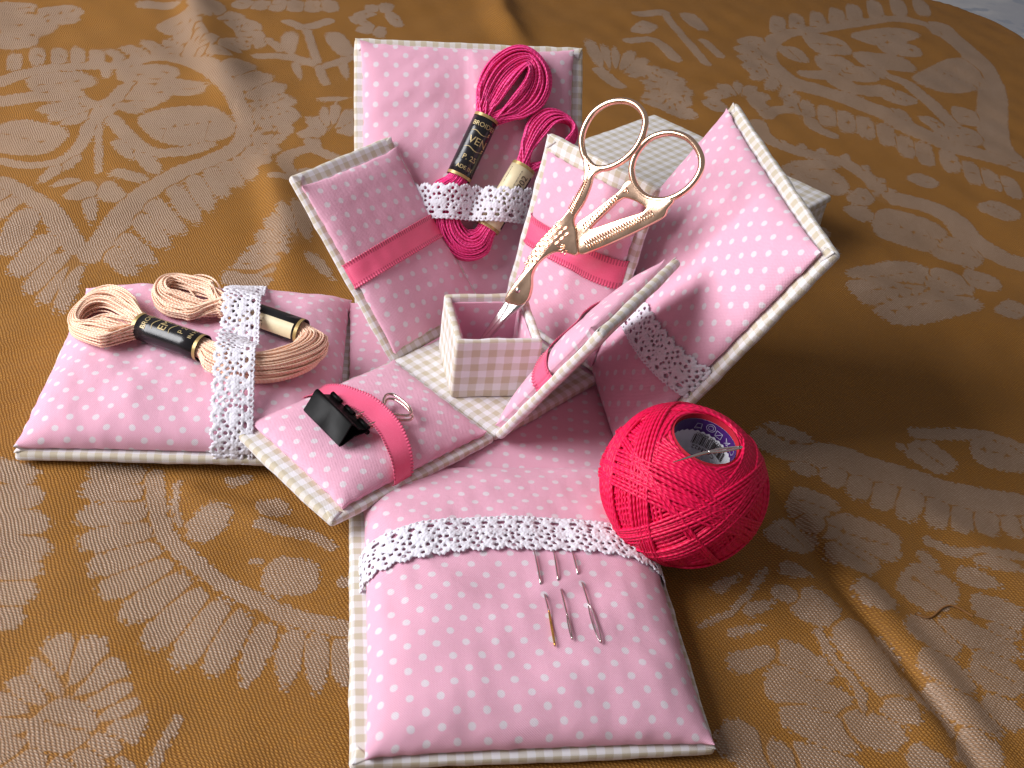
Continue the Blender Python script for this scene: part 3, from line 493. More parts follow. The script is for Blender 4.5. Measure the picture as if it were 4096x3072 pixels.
def brocade_material():
    q = NT('gold_brocade')
    A = lambda nm: q.n('Attribute', attribute_name=nm)
    pos = A('cloth_uv').outputs['Vector']
    mp = q.n('Mapping'); q.l(pos, mp.inputs[0]); mp.inputs['Rotation'].default_value = (0, 0, RAD(14))
    wob = q.n('TexNoise'); q.l(pos, wob.inputs['Vector']); wob.inputs['Scale'].default_value = 1.6; wob.inputs['Detail'].default_value = 4.0
    v = q.vmath('ADD', mp.outputs[0], q.vmath('SCALE', wob.outputs['Color'], scale=0.16))
    sp_ = q.n('SeparateXYZ'); q.l(v, sp_.inputs[0])
    ry = q.math('DIVIDE', sp_.outputs[1], 0.066)
    row = q.math('FLOOR', ry)
    rx = q.math('ADD', q.math('DIVIDE', sp_.outputs[0], 0.098), q.math('MULTIPLY', row, 0.5))
    cell = q.math('FLOOR', rx)
    fx = q.math('SUBTRACT', q.math('FRACT', rx), 0.5)
    fy = q.math('SUBTRACT', q.math('FRACT', ry), 0.5)
    fl = q.math('SQRT', q.math('ADD', q.math('POWER', q.math('MULTIPLY', fx, 1.75), 2.0), q.math('POWER', q.math('MULTIPLY', q.math('ADD', fy, q.math('MULTIPLY', fx, 0.45)), 2.7), 2.0)))
    floatb = q.smooth(fl, 0.25, 1.0, 1, 0)
    cb = q.n('CombineXYZ'); q.l(cell, cb.inputs[0]); q.l(row, cb.inputs[1])
    wn = q.n('TexWhiteNoise', noise_dimensions='2D'); q.l(cb.outputs[0], wn.inputs['Vector'])
    rnd = wn.outputs['Value']
    d = q.math('ADD', A('motif').outputs['Fac'], q.math('MULTIPLY', q.math('SUBTRACT', rnd, 0.5), 0.11))
    inside = q.smooth(d, -0.015, 0.015, 1, 0)
    seam = q.smooth(A('seam').outputs['Fac'], 0.04, 0.085, 1, 0)
    inside = q.math('MULTIPLY', inside, q.math('SUBTRACT', 1.0, q.math('MULTIPLY', seam, 0.9)))
    big = q.noise(pos, 0.25, 3)
    mid = q.noise(pos, 3.0, 3)
    g0 = q.mix(floatb, rgb(0.18, 0.066, 0.009), rgb(0.56, 0.275, 0.058))
    g1 = q.mix(mid, g0, rgb(0.40, 0.17, 0.026))
    m0 = q.mix(floatb, rgb(0.24, 0.125, 0.058), rgb(0.58, 0.475, 0.395))
    m1 = q.mix(q.math('MULTIPLY', mid, 0.2), m0, rgb(0.42, 0.29, 0.19))
    c = q.mix(q.math('MULTIPLY', inside, 0.88), q.mix(0.35, g0, g1), m1)
    fib = q.noise(v, 26, 3, 0.75)
    c = q.mix(q.math('MULTIPLY', rnd, 0.30), c, rgb(0.22, 0.115, 0.045))
    c = q.mix(q.smooth(fib, 0.45, 0.75, 0, 0.35), c, q.mix(inside, rgb(0.52, 0.27, 0.06), rgb(0.60, 0.49, 0.40)))
    c = q.mix(q.smooth(big, 0.35, 0.7, 0, 0.18), c, rgb(0.30, 0.15, 0.05))
    q.bump(q.math('ADD', floatb, q.math('MULTIPLY', inside, 0.5)), 0.8, 0.03)
    rg = q.math('SUBTRACT', 0.62, q.math('MULTIPLY', inside, 0.2))
    q.l(q.math('MULTIPLY', q.math('MULTIPLY', inside, floatb), 0.45), q.b.inputs['Metallic'])
    return q.set(Base_Color=c, Roughness=rg, Specular_IOR_Level=q.math('ADD', 0.14, q.math('MULTIPLY', inside, 0.45)))

cloth = link('tablecloth', build_cloth(), brocade_material())
tag(cloth, 'ochre and silver brocade tablecloth woven with paisley leaves, spread under everything', 'tablecloth')

def floor_material():
    q = NT('pale_floor')
    o = q.obj()
    n1 = q.noise(o, 0.05, 4, 0.6)
    n2 = q.noise(o, 0.16, 3)
    c = q.mix(q.smooth(n1, 0.4, 0.62), rgb(0.70, 0.73, 0.80), rgb(0.90, 0.91, 0.93))
    c = q.mix(q.smooth(n2, 0.55, 0.62), c, rgb(0.55, 0.61, 0.72))
    return q.set(Base_Color=c, Roughness=0.4)
mb = MB()
g = np.linspace(-300, 500, 9)
GX, GY = np.meshgrid(g, g, indexing='ij')
mb.add(np.stack([GX, GY, 0 * GX - 40.0], -1), grid_faces(9, 9).tolist())
fl_ = mb.build('floor', floor_material())
tag(fl_, kind='structure')

# ------------------------------------------------------------------ sewing box
def frame(loc, deg):
    return Matrix.Translation(loc) @ Matrix.Rotation(RAD(deg[2]), 4, 'Z') @ Matrix.Rotation(RAD(deg[1]), 4, 'Y') @ Matrix.Rotation(RAD(deg[0]), 4, 'X')

# hinge point, (tilt, twist, turn), width, length of each panel
OUTER = {
    'back': ((0.07, 3.74, 0.46), (54.6, -1.8, 0.4), 7.28, 8.35),
    'right': ((3.45, 0.13, 0.53), (62.4, 3.7, -86.4), 7.59, 8.06),
    'front': ((0.11, -3.83, 0.40), (-0.7, 0.0, 180.9), 7.55, 8.50),
    'left': ((-3.69, -0.06, 0.36), (-0.6, 1.6, 88.4), 7.29, 8.14)}
INNER = {
    'sw': ((-1.10, -1.35, 0.85), (1.5, -1.2, 128.7), 4.19, 5.45),
    'nw': ((-0.96, 1.67, 0.80), (44.0, -2.7, 42.8), 3.96, 6.05),
    'ne': ((2.19, 1.38, 0.83), (79.6, -0.5, -51.5), 4.11, 5.86),
    'se': ((1.44, -1.38, 0.93), (62.5, 3.2, -129.6), 4.10, 5.37)}

class Pad:
    """a padded fabric panel: height function and mesh in panel coordinates"""
    def __init__(s, x0, x1, y0, y1, h, seed, n=3.6, m=2.0, wr=0.02, extra=None, tip=0.07):
        s.x0, s.x1, s.y0, s.y1, s.h, s.n, s.m, s.seed, s.wr, s.extra, s.tip = x0, x1, y0, y1, h, n, m, seed, wr, extra, tip
        s.nz, s.nz2, s.nz3 = make_noise(2.2, 9, seed), make_noise(0.7, 9, seed + 50), make_noise(0.42, 6, seed + 90)
    def H(s, x, y):
        x, y = np.asarray(x, float), np.asarray(y, float)
        a = np.clip(np.abs(2 * (x - s.x0) / (s.x1 - s.x0) - 1), 0, 1)
        b = np.clip(np.abs(2 * (y - s.y0) / (s.y1 - s.y0) - 1), 0, 1)
        f = (np.maximum(1 - a ** s.n, 0) * np.maximum(1 - b ** s.n, 0)) ** (1 / s.m)
        e = np.minimum(np.minimum(x - s.x0, s.x1 - x), np.minimum(y - s.y0, s.y1 - y))
        z = s.h * f + s.wr * f * (s.nz(x, y) * 1.2 + 0.45 * s.nz2(x, y))
        t_ = np.where(a > b, y, x)
        z = z - 0.03 * np.exp(-(np.maximum(e, 0) / 0.30) ** 2) * (0.5 + 0.5 * np.sin(t_ * 5.5 + 2 * s.nz(x, y))) * f
        if s.extra: z = z + s.extra(x, y) * f
        return np.maximum(z, 0)
    def mesh_into(s, mb, nu=72, nv=84):
        a = np.sin(np.linspace(-1, 1, nu) * math.pi / 2); b = np.sin(np.linspace(-1, 1, nv) * math.pi / 2)
        A, Bq = np.meshgrid(a, b, indexing='ij')
        xc, yc, hx, hy = (s.x0 + s.x1) / 2, (s.y0 + s.y1) / 2, (s.x1 - s.x0) / 2, (s.y1 - s.y0) / 2
        X, Y = xc + A * hx, yc + Bq * hy
        Z = s.H(X, Y)
        corner = (np.abs(A) ** 14) * (np.abs(Bq) ** 14)
        c = 0.018
        X2 = xc + A * hx * (1 - c * (1 - np.abs(Bq) ** 3) * np.abs(A) ** 4 + 0.012 * corner) + 0.012 * s.nz3(X, Y) * np.abs(A) ** 6
        Y2 = yc + Bq * hy * (1 - c * (1 - np.abs(A) ** 3) * np.abs(Bq) ** 4 + 0.012 * corner) + 0.012 * s.nz3(Y, X) * np.abs(Bq) ** 6
        rim = 0.10 + s.tip * corner
        Z = Z * (1 - rim / max(s.h, 0.2)) + rim
        P = np.stack([X2, Y2, Z], -1)
        du = np.r_[np.zeros((1, nv)), np.cumsum(np.linalg.norm(np.diff(P, axis=0), axis=2), 0)]; du -= du[nu // 2]
        dv = np.c_[np.zeros((nu, 1)), np.cumsum(np.linalg.norm(np.diff(P, axis=1), axis=2), 1)]; dv -= dv[:, nv // 2:nv // 2 + 1]
        mb.add(P.reshape(-1, 3), grid_faces(nu, nv).tolist(), np.stack([du + xc, dv + yc], -1).reshape(-1, 2))
        # underside skirt
        ring = [(i, 0) for i in range(nu)] + [(nu - 1, j) for j in range(1, nv)] + [(i, nv - 1) for i in range(nu - 2, -1, -1)] + [(0, j) for j in range(nv - 2, 0, -1)]
        top = np.array([P[i, j] for i, j in ring])
        uvt = np.array([(du[i, j] + xc, dv[i, j] + yc) for i, j in ring])
        bot = top.copy(); bot[:, 0] = xc + (top[:, 0] - xc) * 0.975; bot[:, 1] = yc + (top[:, 1] - yc) * 0.975; bot[:, 2] = 0.003
        k = len(ring)
        V = np.stack([top, bot], 1).reshape(-1, 3)
        F = [(2 * i, 2 * i + 1, 2 * ((i + 1) % k) + 1, 2 * ((i + 1) % k)) for i in range(k)]
        mb.add(V, F, np.stack([uvt, uvt * 1.01], 1).reshape(-1, 2))

def strip_surface(pad, xa, xb, yc, width, extra, off, du, dv, ends=0.25):
    """point grid of a band lying across a pad along x, falling over both sides"""
    hx, xc = (xb - xa) / 2, (xb + xa) / 2
    a = np.sin(np.linspace(-1, 1, 400) * math.pi / 2)
    x = xc + a * hx
    ycx = yc(x)
    z = pad.H(x, ycx) + (extra(x, ycx) if extra else 0) + 0.06
    x = np.r_[x[0] - 0.02, x, x[-1] + 0.02]; z = np.r_[-ends + 0.06, z, -ends + 0.06]; ycx = np.r_[ycx[0], ycx, ycx[-1]]
    d = np.r_[0, np.cumsum(np.hypot(np.diff(x), np.diff(z)))]
    u = np.arange(0, d[-1], du)
    X = np.interp(u, d, x); Zp = np.interp(u, d, z); YC = np.interp(u, d, ycx)
    v = np.arange(-width / 2, width / 2 + 1e-6, dv)
    U, V = np.meshgrid(u, v, indexing='ij')
    PX = np.repeat(X[:, None], len(v), 1); PY = YC[:, None] + V
    xin = np.clip(PX, xa, xb)
    hc = pad.H(xin, np.repeat(YC[:, None], len(v), 1)) + (extra(xin, np.repeat(YC[:, None], len(v), 1)) if extra else 0)
    hv = pad.H(xin, PY) + (extra(xin, PY) if extra else 0)
    PZ = Zp[:, None] + 0.7 * (hv - hc)
    P = np.stack([PX, PY, PZ], -1)
    tu = np.gradient(P, axis=0); tv = np.gradient(P, axis=1)
    N = np.cross(tu, tv); N /= np.linalg.norm(N, axis=2)[..., None] + 1e-9
    return U, V, P + N * off, N

def lace_band(parent, pad, xa, xb, yc, extra=None, width=1.14, off=0.02):
    U, V, P, N = strip_surface(pad, xa, xb, yc, width, extra, off, 0.0215, 0.0215)
    vv = V + width / 2                      # 0 = straight selvage, up = scallops
    pr = 0.43
    f = lambda t, p: (t / p - np.floor(t / p) - 0.5) * p
    holes = []
    holes.append(np.hypot(f(U, 0.15), vv - 0.075) - 0.022)
    holes.append(np.hypot(f(U, pr) / 1.75, vv - 0.215) - 0.052)
    holes.append(np.hypot(f(U + 0.07, pr / 2), vv - 0.355) - 0.036)
    bp = 0.86                               # one fan every two ladder holes
    c = np.abs(f(U, bp))
    for ang in (20, 52, 84, 116, 148):
        cx, cy = 0.30 * math.cos(RAD(ang)), 0.50 + 0.27 * math.sin(RAD(ang))
        holes.append(np.hypot(f(U, bp) - cx, vv - cy) - 0.042)
    holes.append(np.hypot((c - bp / 2) * 0.8, vv - 0.56) - 0.036)
    holes.append(np.hypot((c - 0.30), vv - 0.45) - 0.032)
    holes.append(np.hypot((c - bp / 2) * 1.2, vv - 0.70) - 0.048)
    holes.append(np.hypot((c - 0.33), vv - 0.84) - 0.040)
    holes.append(np.hypot(f(U + pr / 2, pr) * 0.9, vv - 0.945) - 0.042)
    for ang in (60, 120, 90):
        holes.append(np.hypot(f(U, bp) - 0.12 * math.cos(RAD(ang)), vv - 0.52 - 0.10 * math.sin(RAD(ang))) - 0.016)
    jit = 0.007 * make_noise(0.35, 8, 4)(U, vv) + 0.006 * make_noise(0.12, 8, 9)(U, vv)
    hd = np.min(holes, axis=0) + jit - 0.001
    edge = (0.985 + 0.115 * np.abs(np.cos(math.pi * U / pr)) ** 0.7 + 0.02 * np.sin(U * 55)) - vv
    lower = vv - 0.012 * (1 + np.sin(U * 42))
    sd = np.minimum(np.minimum(hd, edge), lower)
    th = 0.024 * np.sqrt(np.clip(sd / 0.07, 0, 1)) + 0.005 * make_noise(0.11, 10, 12)(U, vv)
    rows = 0.006 * np.cos(vv * 2 * math.pi / 0.09) * np.sin(U * 2 * math.pi / 0.10)
    Q = P + N * (np.clip(th + rows, -0.01, 0.12))[..., None]
    cc = 0.25 * (sd[:-1, :-1] + sd[1:, :-1] + sd[1:, 1:] + sd[:-1, 1:])
    keep = cc > 0
    F = grid_faces(*U.shape, keep=keep)
    mb = MB(); mb.add(Q.reshape(-1, 3), F.tolist(), np.stack([U, vv], -1).reshape(-1, 2))
    o = mb.build('lace_band', M_LACE, parent)
    sol = o.modifiers.new('thickness', 'SOLIDIFY'); sol.thickness = 0.02; sol.offset = -1
    return o

def ribbon_grid(mb, U, V, P, N, width, seed=0):
    e = np.clip((np.abs(V) - (width / 2 - 0.045)) / 0.045, 0, 1)
    bead = e * (0.5 + 0.5 * np.sin(U * 2 * math.pi / 0.085))
    nz = make_noise(0.9, 8, seed)
    Q = P + N * (0.022 * e * 0.5 + 0.03 * bead + 0.008 * nz(U, V))[..., None]
    Q[..., 1] += np.sign(V) * 0.02 * bead
    mb.add(Q.reshape(-1, 3), grid_faces(*U.shape).tolist(), np.stack([V, U], -1).reshape(-1, 2))

def ribbon_band(parent, pad, xa, xb, yc, width=0.74, seed=0):
    U, V, P, N = strip_surface(pad, xa, xb, yc, width, None, 0.012, 0.021, width / 22)
    mb = MB(); ribbon_grid(mb, U, V, P, N, width, seed)
    o = mb.build('ribbon_band', M_SATIN, parent)
    sol = o.modifiers.new('thickness', 'SOLIDIFY'); sol.thickness = 0.015; sol.offset = -1
    return o

box = empty('sewing_box', Matrix.Translation((0, 0, 0)), 'fold-out sewing box of pink polka dot pads with beige gingham borders, all its flaps open', 'sewing box')

# floor of the outer box
mb = MB(); rounded_box(mb, (-3.72, -3.72, 0.04), (3.72, 3.72, 0.34), 0.1, 2)
base = mb.build('base_panel', M_GING, box)
mb = MB(); base_pad = Pad(-3.75, 3.75, -3.98, 3.75, 0.20, 11, n=14, m=2, wr=0.012, tip=0.0); base_pad.mesh_into(mb, 60, 60)
mb.build('base_lining', M_POLKA2, base, Matrix.Translation((0, 0, 0.34)))

def skein_bump(line, r, lift):
    """height of a bundle lying on a pad, so the lace rides over it"""
    L = np.array(line)
    def f(x, y):
        x, y = np.asarray(x, float), np.asarray(y, float)
        d = np.full(np.broadcast(x, y).shape, 9.0)
        for a, b in zip(L, L[1:]):
            e = b - a; t = np.clip(((x - a[0]) * e[0] + (y - a[1]) * e[1]) / (e @ e), 0, 1)
            d = np.minimum(d, np.hypot(x - a[0] - t * e[0], y - a[1] - t * e[1]))
        return lift * np.exp(-(d / (r * 2.0)) ** 2)
    return f

PINK_LINE = [(0.40, 5.81), (-0.04, 4.88), (-0.48, 3.94), (-0.82, 3.43), (-0.90, 2.83), (-0.75, 2.28), (-0.42, 1.94), (-0.08, 1.88), (0.22, 2.07), (0.42, 2.40), (0.96, 3.30), (1.57, 4.34)]
PEACH_LINE = [(0.28, 5.71), (-0.20, 4.79), (-0.69, 3.87), (-1.10, 3.40), (-1.40, 2.90), (-1.50, 2.45), (-1.37, 1.94), (-0.97, 1.45), (-0.47, 1.12), (-0.03, 1.06), (0.36, 1.32), (0.72, 2.0), (1.09, 2.74), (1.32, 3.29), (1.60, 3.78)]

def seam_fold(x, y):       # a pleat in the back pad's fabric
    xs = 0.02 + 0.10 * np.sin(y * 0.5)
    return 0.20 / (1 + np.exp(-(x - xs) / 0.05)) * np.exp(-np.maximum(x - xs, 0) / 1.2) * np.clip((y - 4.5) / 2, 0, 1)
def needle_pucker(x, y):
    yy = 4.85 + 0.32 * (x + 0.5)
    return 0.075 * np.exp(-((y - yy) / 0.16) ** 2) * np.exp(-((x + 0.95) / 0.75) ** 4) - 0.04 * np.exp(-((y - yy - 0.45) / 0.3) ** 2) * np.exp(-((x + 0.9) / 0.9) ** 2)
def front_dents(x, y):
    d = -0.46 * np.exp(-(np.maximum(y - 0.05, 0) / 1.7) ** 2)
    for cx, r in ((-1.6, 0.22), (-0.4, 0.3), (1.4, 0.4), (2.2, 0.22)):
        d = d - 0.13 * np.exp(-((x - cx + 0.25 * (y - 8.5)) / r) ** 2) * np.exp(-((y - 8.55) / 0.6) ** 2)
    return d

PADS = {}
def corner_folds(o, w, l, seed):
    rs = np.random.RandomState(seed)
    for sg in (-1, 1):
        mb = MB()
        a, b = 0.42 + 0.1 * rs.rand(), 0.34 + 0.08 * rs.rand()
        x, y = sg * (w / 2 - 0.03), l - 0.03
        k = 7
        V = []
        for i in range(k):           # a tuck of cloth folded over the corner, thickest along its crease
            t = i / (k - 1)
            p = np.array([x - sg * a * t * 0.25, y - b * t]); q = np.array([x - sg * a * (0.15 + 0.75 * t), y - b * t * 0.25])
            for j in range(5):
                u = j / 4
                pt = p * (1 - u) + q * u
                V.append((pt[0], pt[1], 0.004 + 0.022 * math.sin(math.pi * min(1, u * 1.15)) ** 0.5 * (0.35 + 0.65 * t)))
        F = grid_faces(k, 5)
        if sg > 0: F = F[:, ::-1]
        mb.add(V, F.tolist())
        f = mb.build('corner_fold', M_GING, o)
        sol = f.modifiers.new('thickness', 'SOLIDIFY'); sol.thickness = 0.03; sol.offset = -1

def outer_flap(key, pad, lbl):
    loc, deg, w, l = OUTER[key]
    mb = MB(); rounded_box(mb, (-w / 2, 0.0, -0.27), (w / 2, l, 0.0), 0.12, len(key), 0.014)
    o = mb.build('outer_flap', M_GING, box, frame(loc, deg))
    o['label'] = lbl
    mb = MB(); pad.mesh_into(mb)
    mb.build('cushion', M_POLKA, o)
    corner_folds(o, w, l, len(key))
    PADS[key] = pad
    return o

f_back = outer_flap('back', Pad(-3.42, 3.28, 0.15, 8.18, 0.62, 21, wr=0.03, extra=seam_fold), 'back padded flap standing up behind the pink skein')
f_right = outer_flap('right', Pad(-3.55, 3.56, 0.10, 7.80, 0.66, 22, wr=0.028), 'right padded flap leaning back over the gingham lid')
f_front = outer_flap('front', Pad(-3.64, 3.46, 0.02, 8.42, 0.84, 23, n=5.0, wr=0.03, extra=lambda x, y: needle_pucker(x, y) + front_dents(x, y)), 'front padded flap holding three needles')
f_left = outer_flap('left', Pad(-3.55, 3.98, 0.12, 8.06, 0.95, 24, n=5.5, wr=0.035), 'left padded flap under the peach skein')

pb = skein_bump(PINK_LINE, 0.52, 0.84)
qb = skein_bump(PEACH_LINE, 0.52, 0.84)
lace_band(f_back, PADS['back'], -3.44, 3.30, lambda x: 3.16 - 0.03 * x, pb)
lace_band(f_left, PADS['left'], -3.58, 4.02, lambda x: 3.02 + 0.05 * x, qb)
lace_band(f_front, PADS['front'], -3.68, 3.50, lambda x: 3.16 + 0.042 * np.abs(x) ** 2 * 0.9)
lace_band(f_right, PADS['right'], -3.58, 3.60, lambda x: 2.70 + 0.045 * x ** 2)

# inner box: floor and four narrow flaps turned 45 degrees
Mi = Matrix.Translation((0.53, 0.02, 0)) @ Matrix.Rotation(RAD(39.0), 4, 'Z')
mb = MB(); rounded_box(mb, (-2.12, -2.12, 0.56), (2.12, 2.12, 0.84), 0.1, 3)
inner_base = mb.build('inner_base', M_GING, box, Mi)

def inner_flap(key, pad, lbl):
    loc, deg, w, l = INNER[key]
    mb = MB(); rounded_box(mb, (-w / 2, 0.0, -0.25), (w / 2, l, 0.0), 0.115, len(key) + 3, 0.014)
    o = mb.build('inner_flap', M_GING, box, frame(loc, deg))
    o['label'] = lbl
    mb = MB(); pad.mesh_into(mb, 56, 64)
    mb.build('cushion', M_POLKA2 if key in ('nw',) else M_POLKA, o)
    corner_folds(o, w, l, ord(key[0]))
    PADS[key] = pad
    return o

f_sw = inner_flap('sw', Pad(-1.92, 1.88, 0.22, 5.02, 0.50, 31), 'inner flap carrying the binder clip')
f_nw = inner_flap('nw', Pad(-1.86, 1.80, 0.25, 5.62, 0.40, 32), 'inner flap standing beside the white lace and pink skein')
f_ne = inner_flap('ne', Pad(-1.72, 1.86, 0.25, 5.42, 0.42, 33), 'inner flap behind the scissors')
f_se = inner_flap('se', Pad(-1.86, 1.90, 0.22, 5.12, 0.52, 34), 'inner flap seen almost edge-on')
ribbon_band(f_nw, PADS['nw'], -1.88, 1.82, lambda x: 2.88 + 0.06 * x, seed=1)
ribbon_band(f_ne, PADS['ne'], -1.74, 1.88, lambda x: 3.16 + 0.04 * x, 0.84, seed=2)
ribbon_band(f_se, PADS['se'], -1.88, 1.92, lambda x: 2.75 + 0.0 * x, seed=3)

# loose ribbon bowed over the clip handle
def loose_ribbon():
    C = np.array([(1.93, 3.12, 0.02), (1.90, 3.10, 0.16), (1.60, 3.02, 0.48), (1.00, 2.90, 0.72), (0.10, 2.72, 0.86), (-0.86, 2.80, 0.84), (-1.48, 2.96, 0.66), (-1.80, 3.08, 0.44), (-1.96, 3.16, 0.16), (-1.97, 3.17, 0.02)])
    n = 260
    P = catmull(C, n)
    s = np.r_[0, np.cumsum(np.linalg.norm(np.diff(P, axis=0), axis=1))]
    T = np.gradient(P, axis=0); T /= np.linalg.norm(T, axis=1)[:, None]
    B = np.array([0.10, -1.0, 0.0]); B = B - (T @ B)[:, None] * T
    k = np.clip(np.minimum(s, s[-1] - s) / 1.4, 0, 1)[:, None]
    B = B + np.array([0, 0, 0.22]) * k
    B /= np.linalg.norm(B, axis=1)[:, None]
    w = 0.62
    v = np.linspace(-w / 2, w / 2, 22)
    Q = P[:, None] - B[:, None] * v[None, :, None]
    U, V = np.meshgrid(s, v, indexing='ij')
    N = np.cross(np.gradient(Q, axis=0), np.gradient(Q, axis=1)); N /= np.linalg.norm(N, axis=2)[..., None] + 1e-9
    N *= np.where(N[..., 2:3] < 0, -1, 1)
    mb = MB(); ribbon_grid(mb, U, V, Q, N, w, 5)
    o = mb.build('ribbon_band', M_SATIN, f_sw)
    sol = o.modifiers.new('thickness', 'SOLIDIFY'); sol.thickness = 0.015; sol.offset = -1
loose_ribbon()

# little gingham well in the middle
def little_box():
    Mw = Matrix.Translation((0.18, -0.15, 0.845)) @ Matrix.Rotation(RAD(4.8), 4, 'Z')
    h, w, t = 1.92, 1.20, 0.20
    mb = MB()
    rounded_box(mb, (-w, -w, 0), (w, -w + t, h), 0.085, 5, 0.012, 0.25)
    rounded_box(mb, (-w, w - t, 0), (w, w, h), 0.085, 6, 0.012, 0.25)
    rounded_box(mb, (-w, -w + t * 0.7, 0), (-w + t, w - t * 0.7, h - 0.004), 0.085, 7, 0.012, 0.25)
    rounded_box(mb, (w - t, -w + t * 0.7, 0), (w, w - t * 0.7, h - 0.004), 0.085, 8, 0.012, 0.25)
    o = mb.build('scissor_well', M_GING_SIDE, box, Mw)
    mb = MB(); q, e = w - t - 0.005, 0.07
    for (a, b, c, d) in ((-q, q - e, q, q), (-q, -q, q, -q + e), (-q, -q + e, -q + e, q - e), (q - e, -q + e, q, q - e)):
        rounded_box(mb, (a, b, 0.06), (c, d, h - 0.16 - (0.05 if a > 0 else 0)), 0.03, 9, 0.006, 0.3)
    rounded_box(mb, (-q, -q, 0.0), (q, q, 0.08), 0.03, 9, 0.0, 0.4)
    mb.build('well_lining', M_POLKA2, o)
M_GING_SIDE = gingham_material('gingham_cotton_well', 0.46, (0.3, 0.62))
little_box()


# ------------------------------------------------------------------ lid of the box, behind
M_LID = gingham_material('gingham_cotton_lid', 0.44, (0.1, 0.1))
ML = Matrix.Translation((8.76, 16.86, 0)) @ Matrix.Rotation(RAD(-50.0), 4, 'Z')
mb = MB()
rounded_box(mb, (-0.1, -8.5, 1.52), (8.6, 0.1, 1.84), 0.12, 4)
lid = mb.build('box_lid', M_LID, None, ML)
tag(lid, 'beige gingham box lid resting on the cloth behind the leaning pad', 'box lid')
for (a, b, c, d) in ((-0.04, -8.44, 8.54, -8.16), (-0.04, -0.24, 8.54, 0.04), (-0.04, -8.16, 0.24, -0.24), (8.26, -8.16, 8.54, -0.24)):
    mb = MB(); rounded_box(mb, (a, b, 0.02), (c, d, 1.52), 0.1, 5)
    mb.build('lid_rim', M_LID, lid)

# ------------------------------------------------------------------ lettering
def text_geo(body, size, sx_=1.0):
    c = bpy.data.curves.new('text', 'FONT')
    c.body = body; c.size = size; c.align_x = 'CENTER'; c.align_y = 'CENTER'; c.resolution_u = 3
    o = bpy.data.objects.new('text', c)
    COL.objects.link(o)
    dg = bpy.context.evaluated_depsgraph_get(); dg.update()
    me = o.evaluated_get(dg).to_mesh()
    V = np.array([tuple(v.co) for v in me.vertices]).reshape(-1, 3)
    F = [tuple(p.vertices) for p in me.polygons]
    o.evaluated_get(dg).to_mesh_clear()
    bpy.data.objects.remove(o); bpy.data.curves.remove(c)
    if len(V): V[:, 0] *= sx_
    return V[:, :2], F

def rect_geo(x0, x1, y0, y1, n=6, r=0.0):
    xs = np.linspace(x0, x1, n)
    if r:
        k = np.clip((r - np.minimum(xs - x0, x1 - xs)) / r, 0, 1)
        ins = r * (1 - np.sqrt(np.maximum(0, 1 - k ** 2)))
    else: ins = 0 * xs
    V = [(x, y0 + i) for x, i in zip(xs, ins)] + [(x, y1 - i) for x, i in zip(xs, ins)]
    F = [(i, i + 1, n + i + 1, n + i) for i in range(n - 1)]
    return np.array(V), F

def swirl_geo(w):
    t = np.linspace(0, 1, 22)
    x = np.r_[(t - 0.5) * w]; y = 0.05 * np.sin(t * 7.5) * (1 - 0.5 * t)
    a = np.linspace(0, 4.2, 12); x = np.r_[x, x[-1] - 0.06 * np.sin(a) * (1 - a / 7)]; y = np.r_[y, y[-1] + 0.05 - 0.05 * np.cos(a) * (1 - a / 7)]
    T = np.gradient(np.stack([x, y], 1), axis=0); T /= np.linalg.norm(T, axis=1)[:, None] + 1e-9
    n = np.stack([-T[:, 1], T[:, 0]], 1) * (0.004 + 0.009 * np.abs(np.sin(np.linspace(0, 6, len(x)))))[:, None]
    P = np.stack([x, y], 1)
    m = len(x)
    return np.concatenate([P + n, P - n]), [(i, i + 1, m + i + 1, m + i) for i in range(m - 1)]

def rot2(V, deg, dx=0, dy=0):
    c, s = math.cos(RAD(deg)), math.sin(RAD(deg))
    return np.stack([V[:, 0] * c - V[:, 1] * s + dx, V[:, 0] * s + V[:, 1] * c + dy], 1)

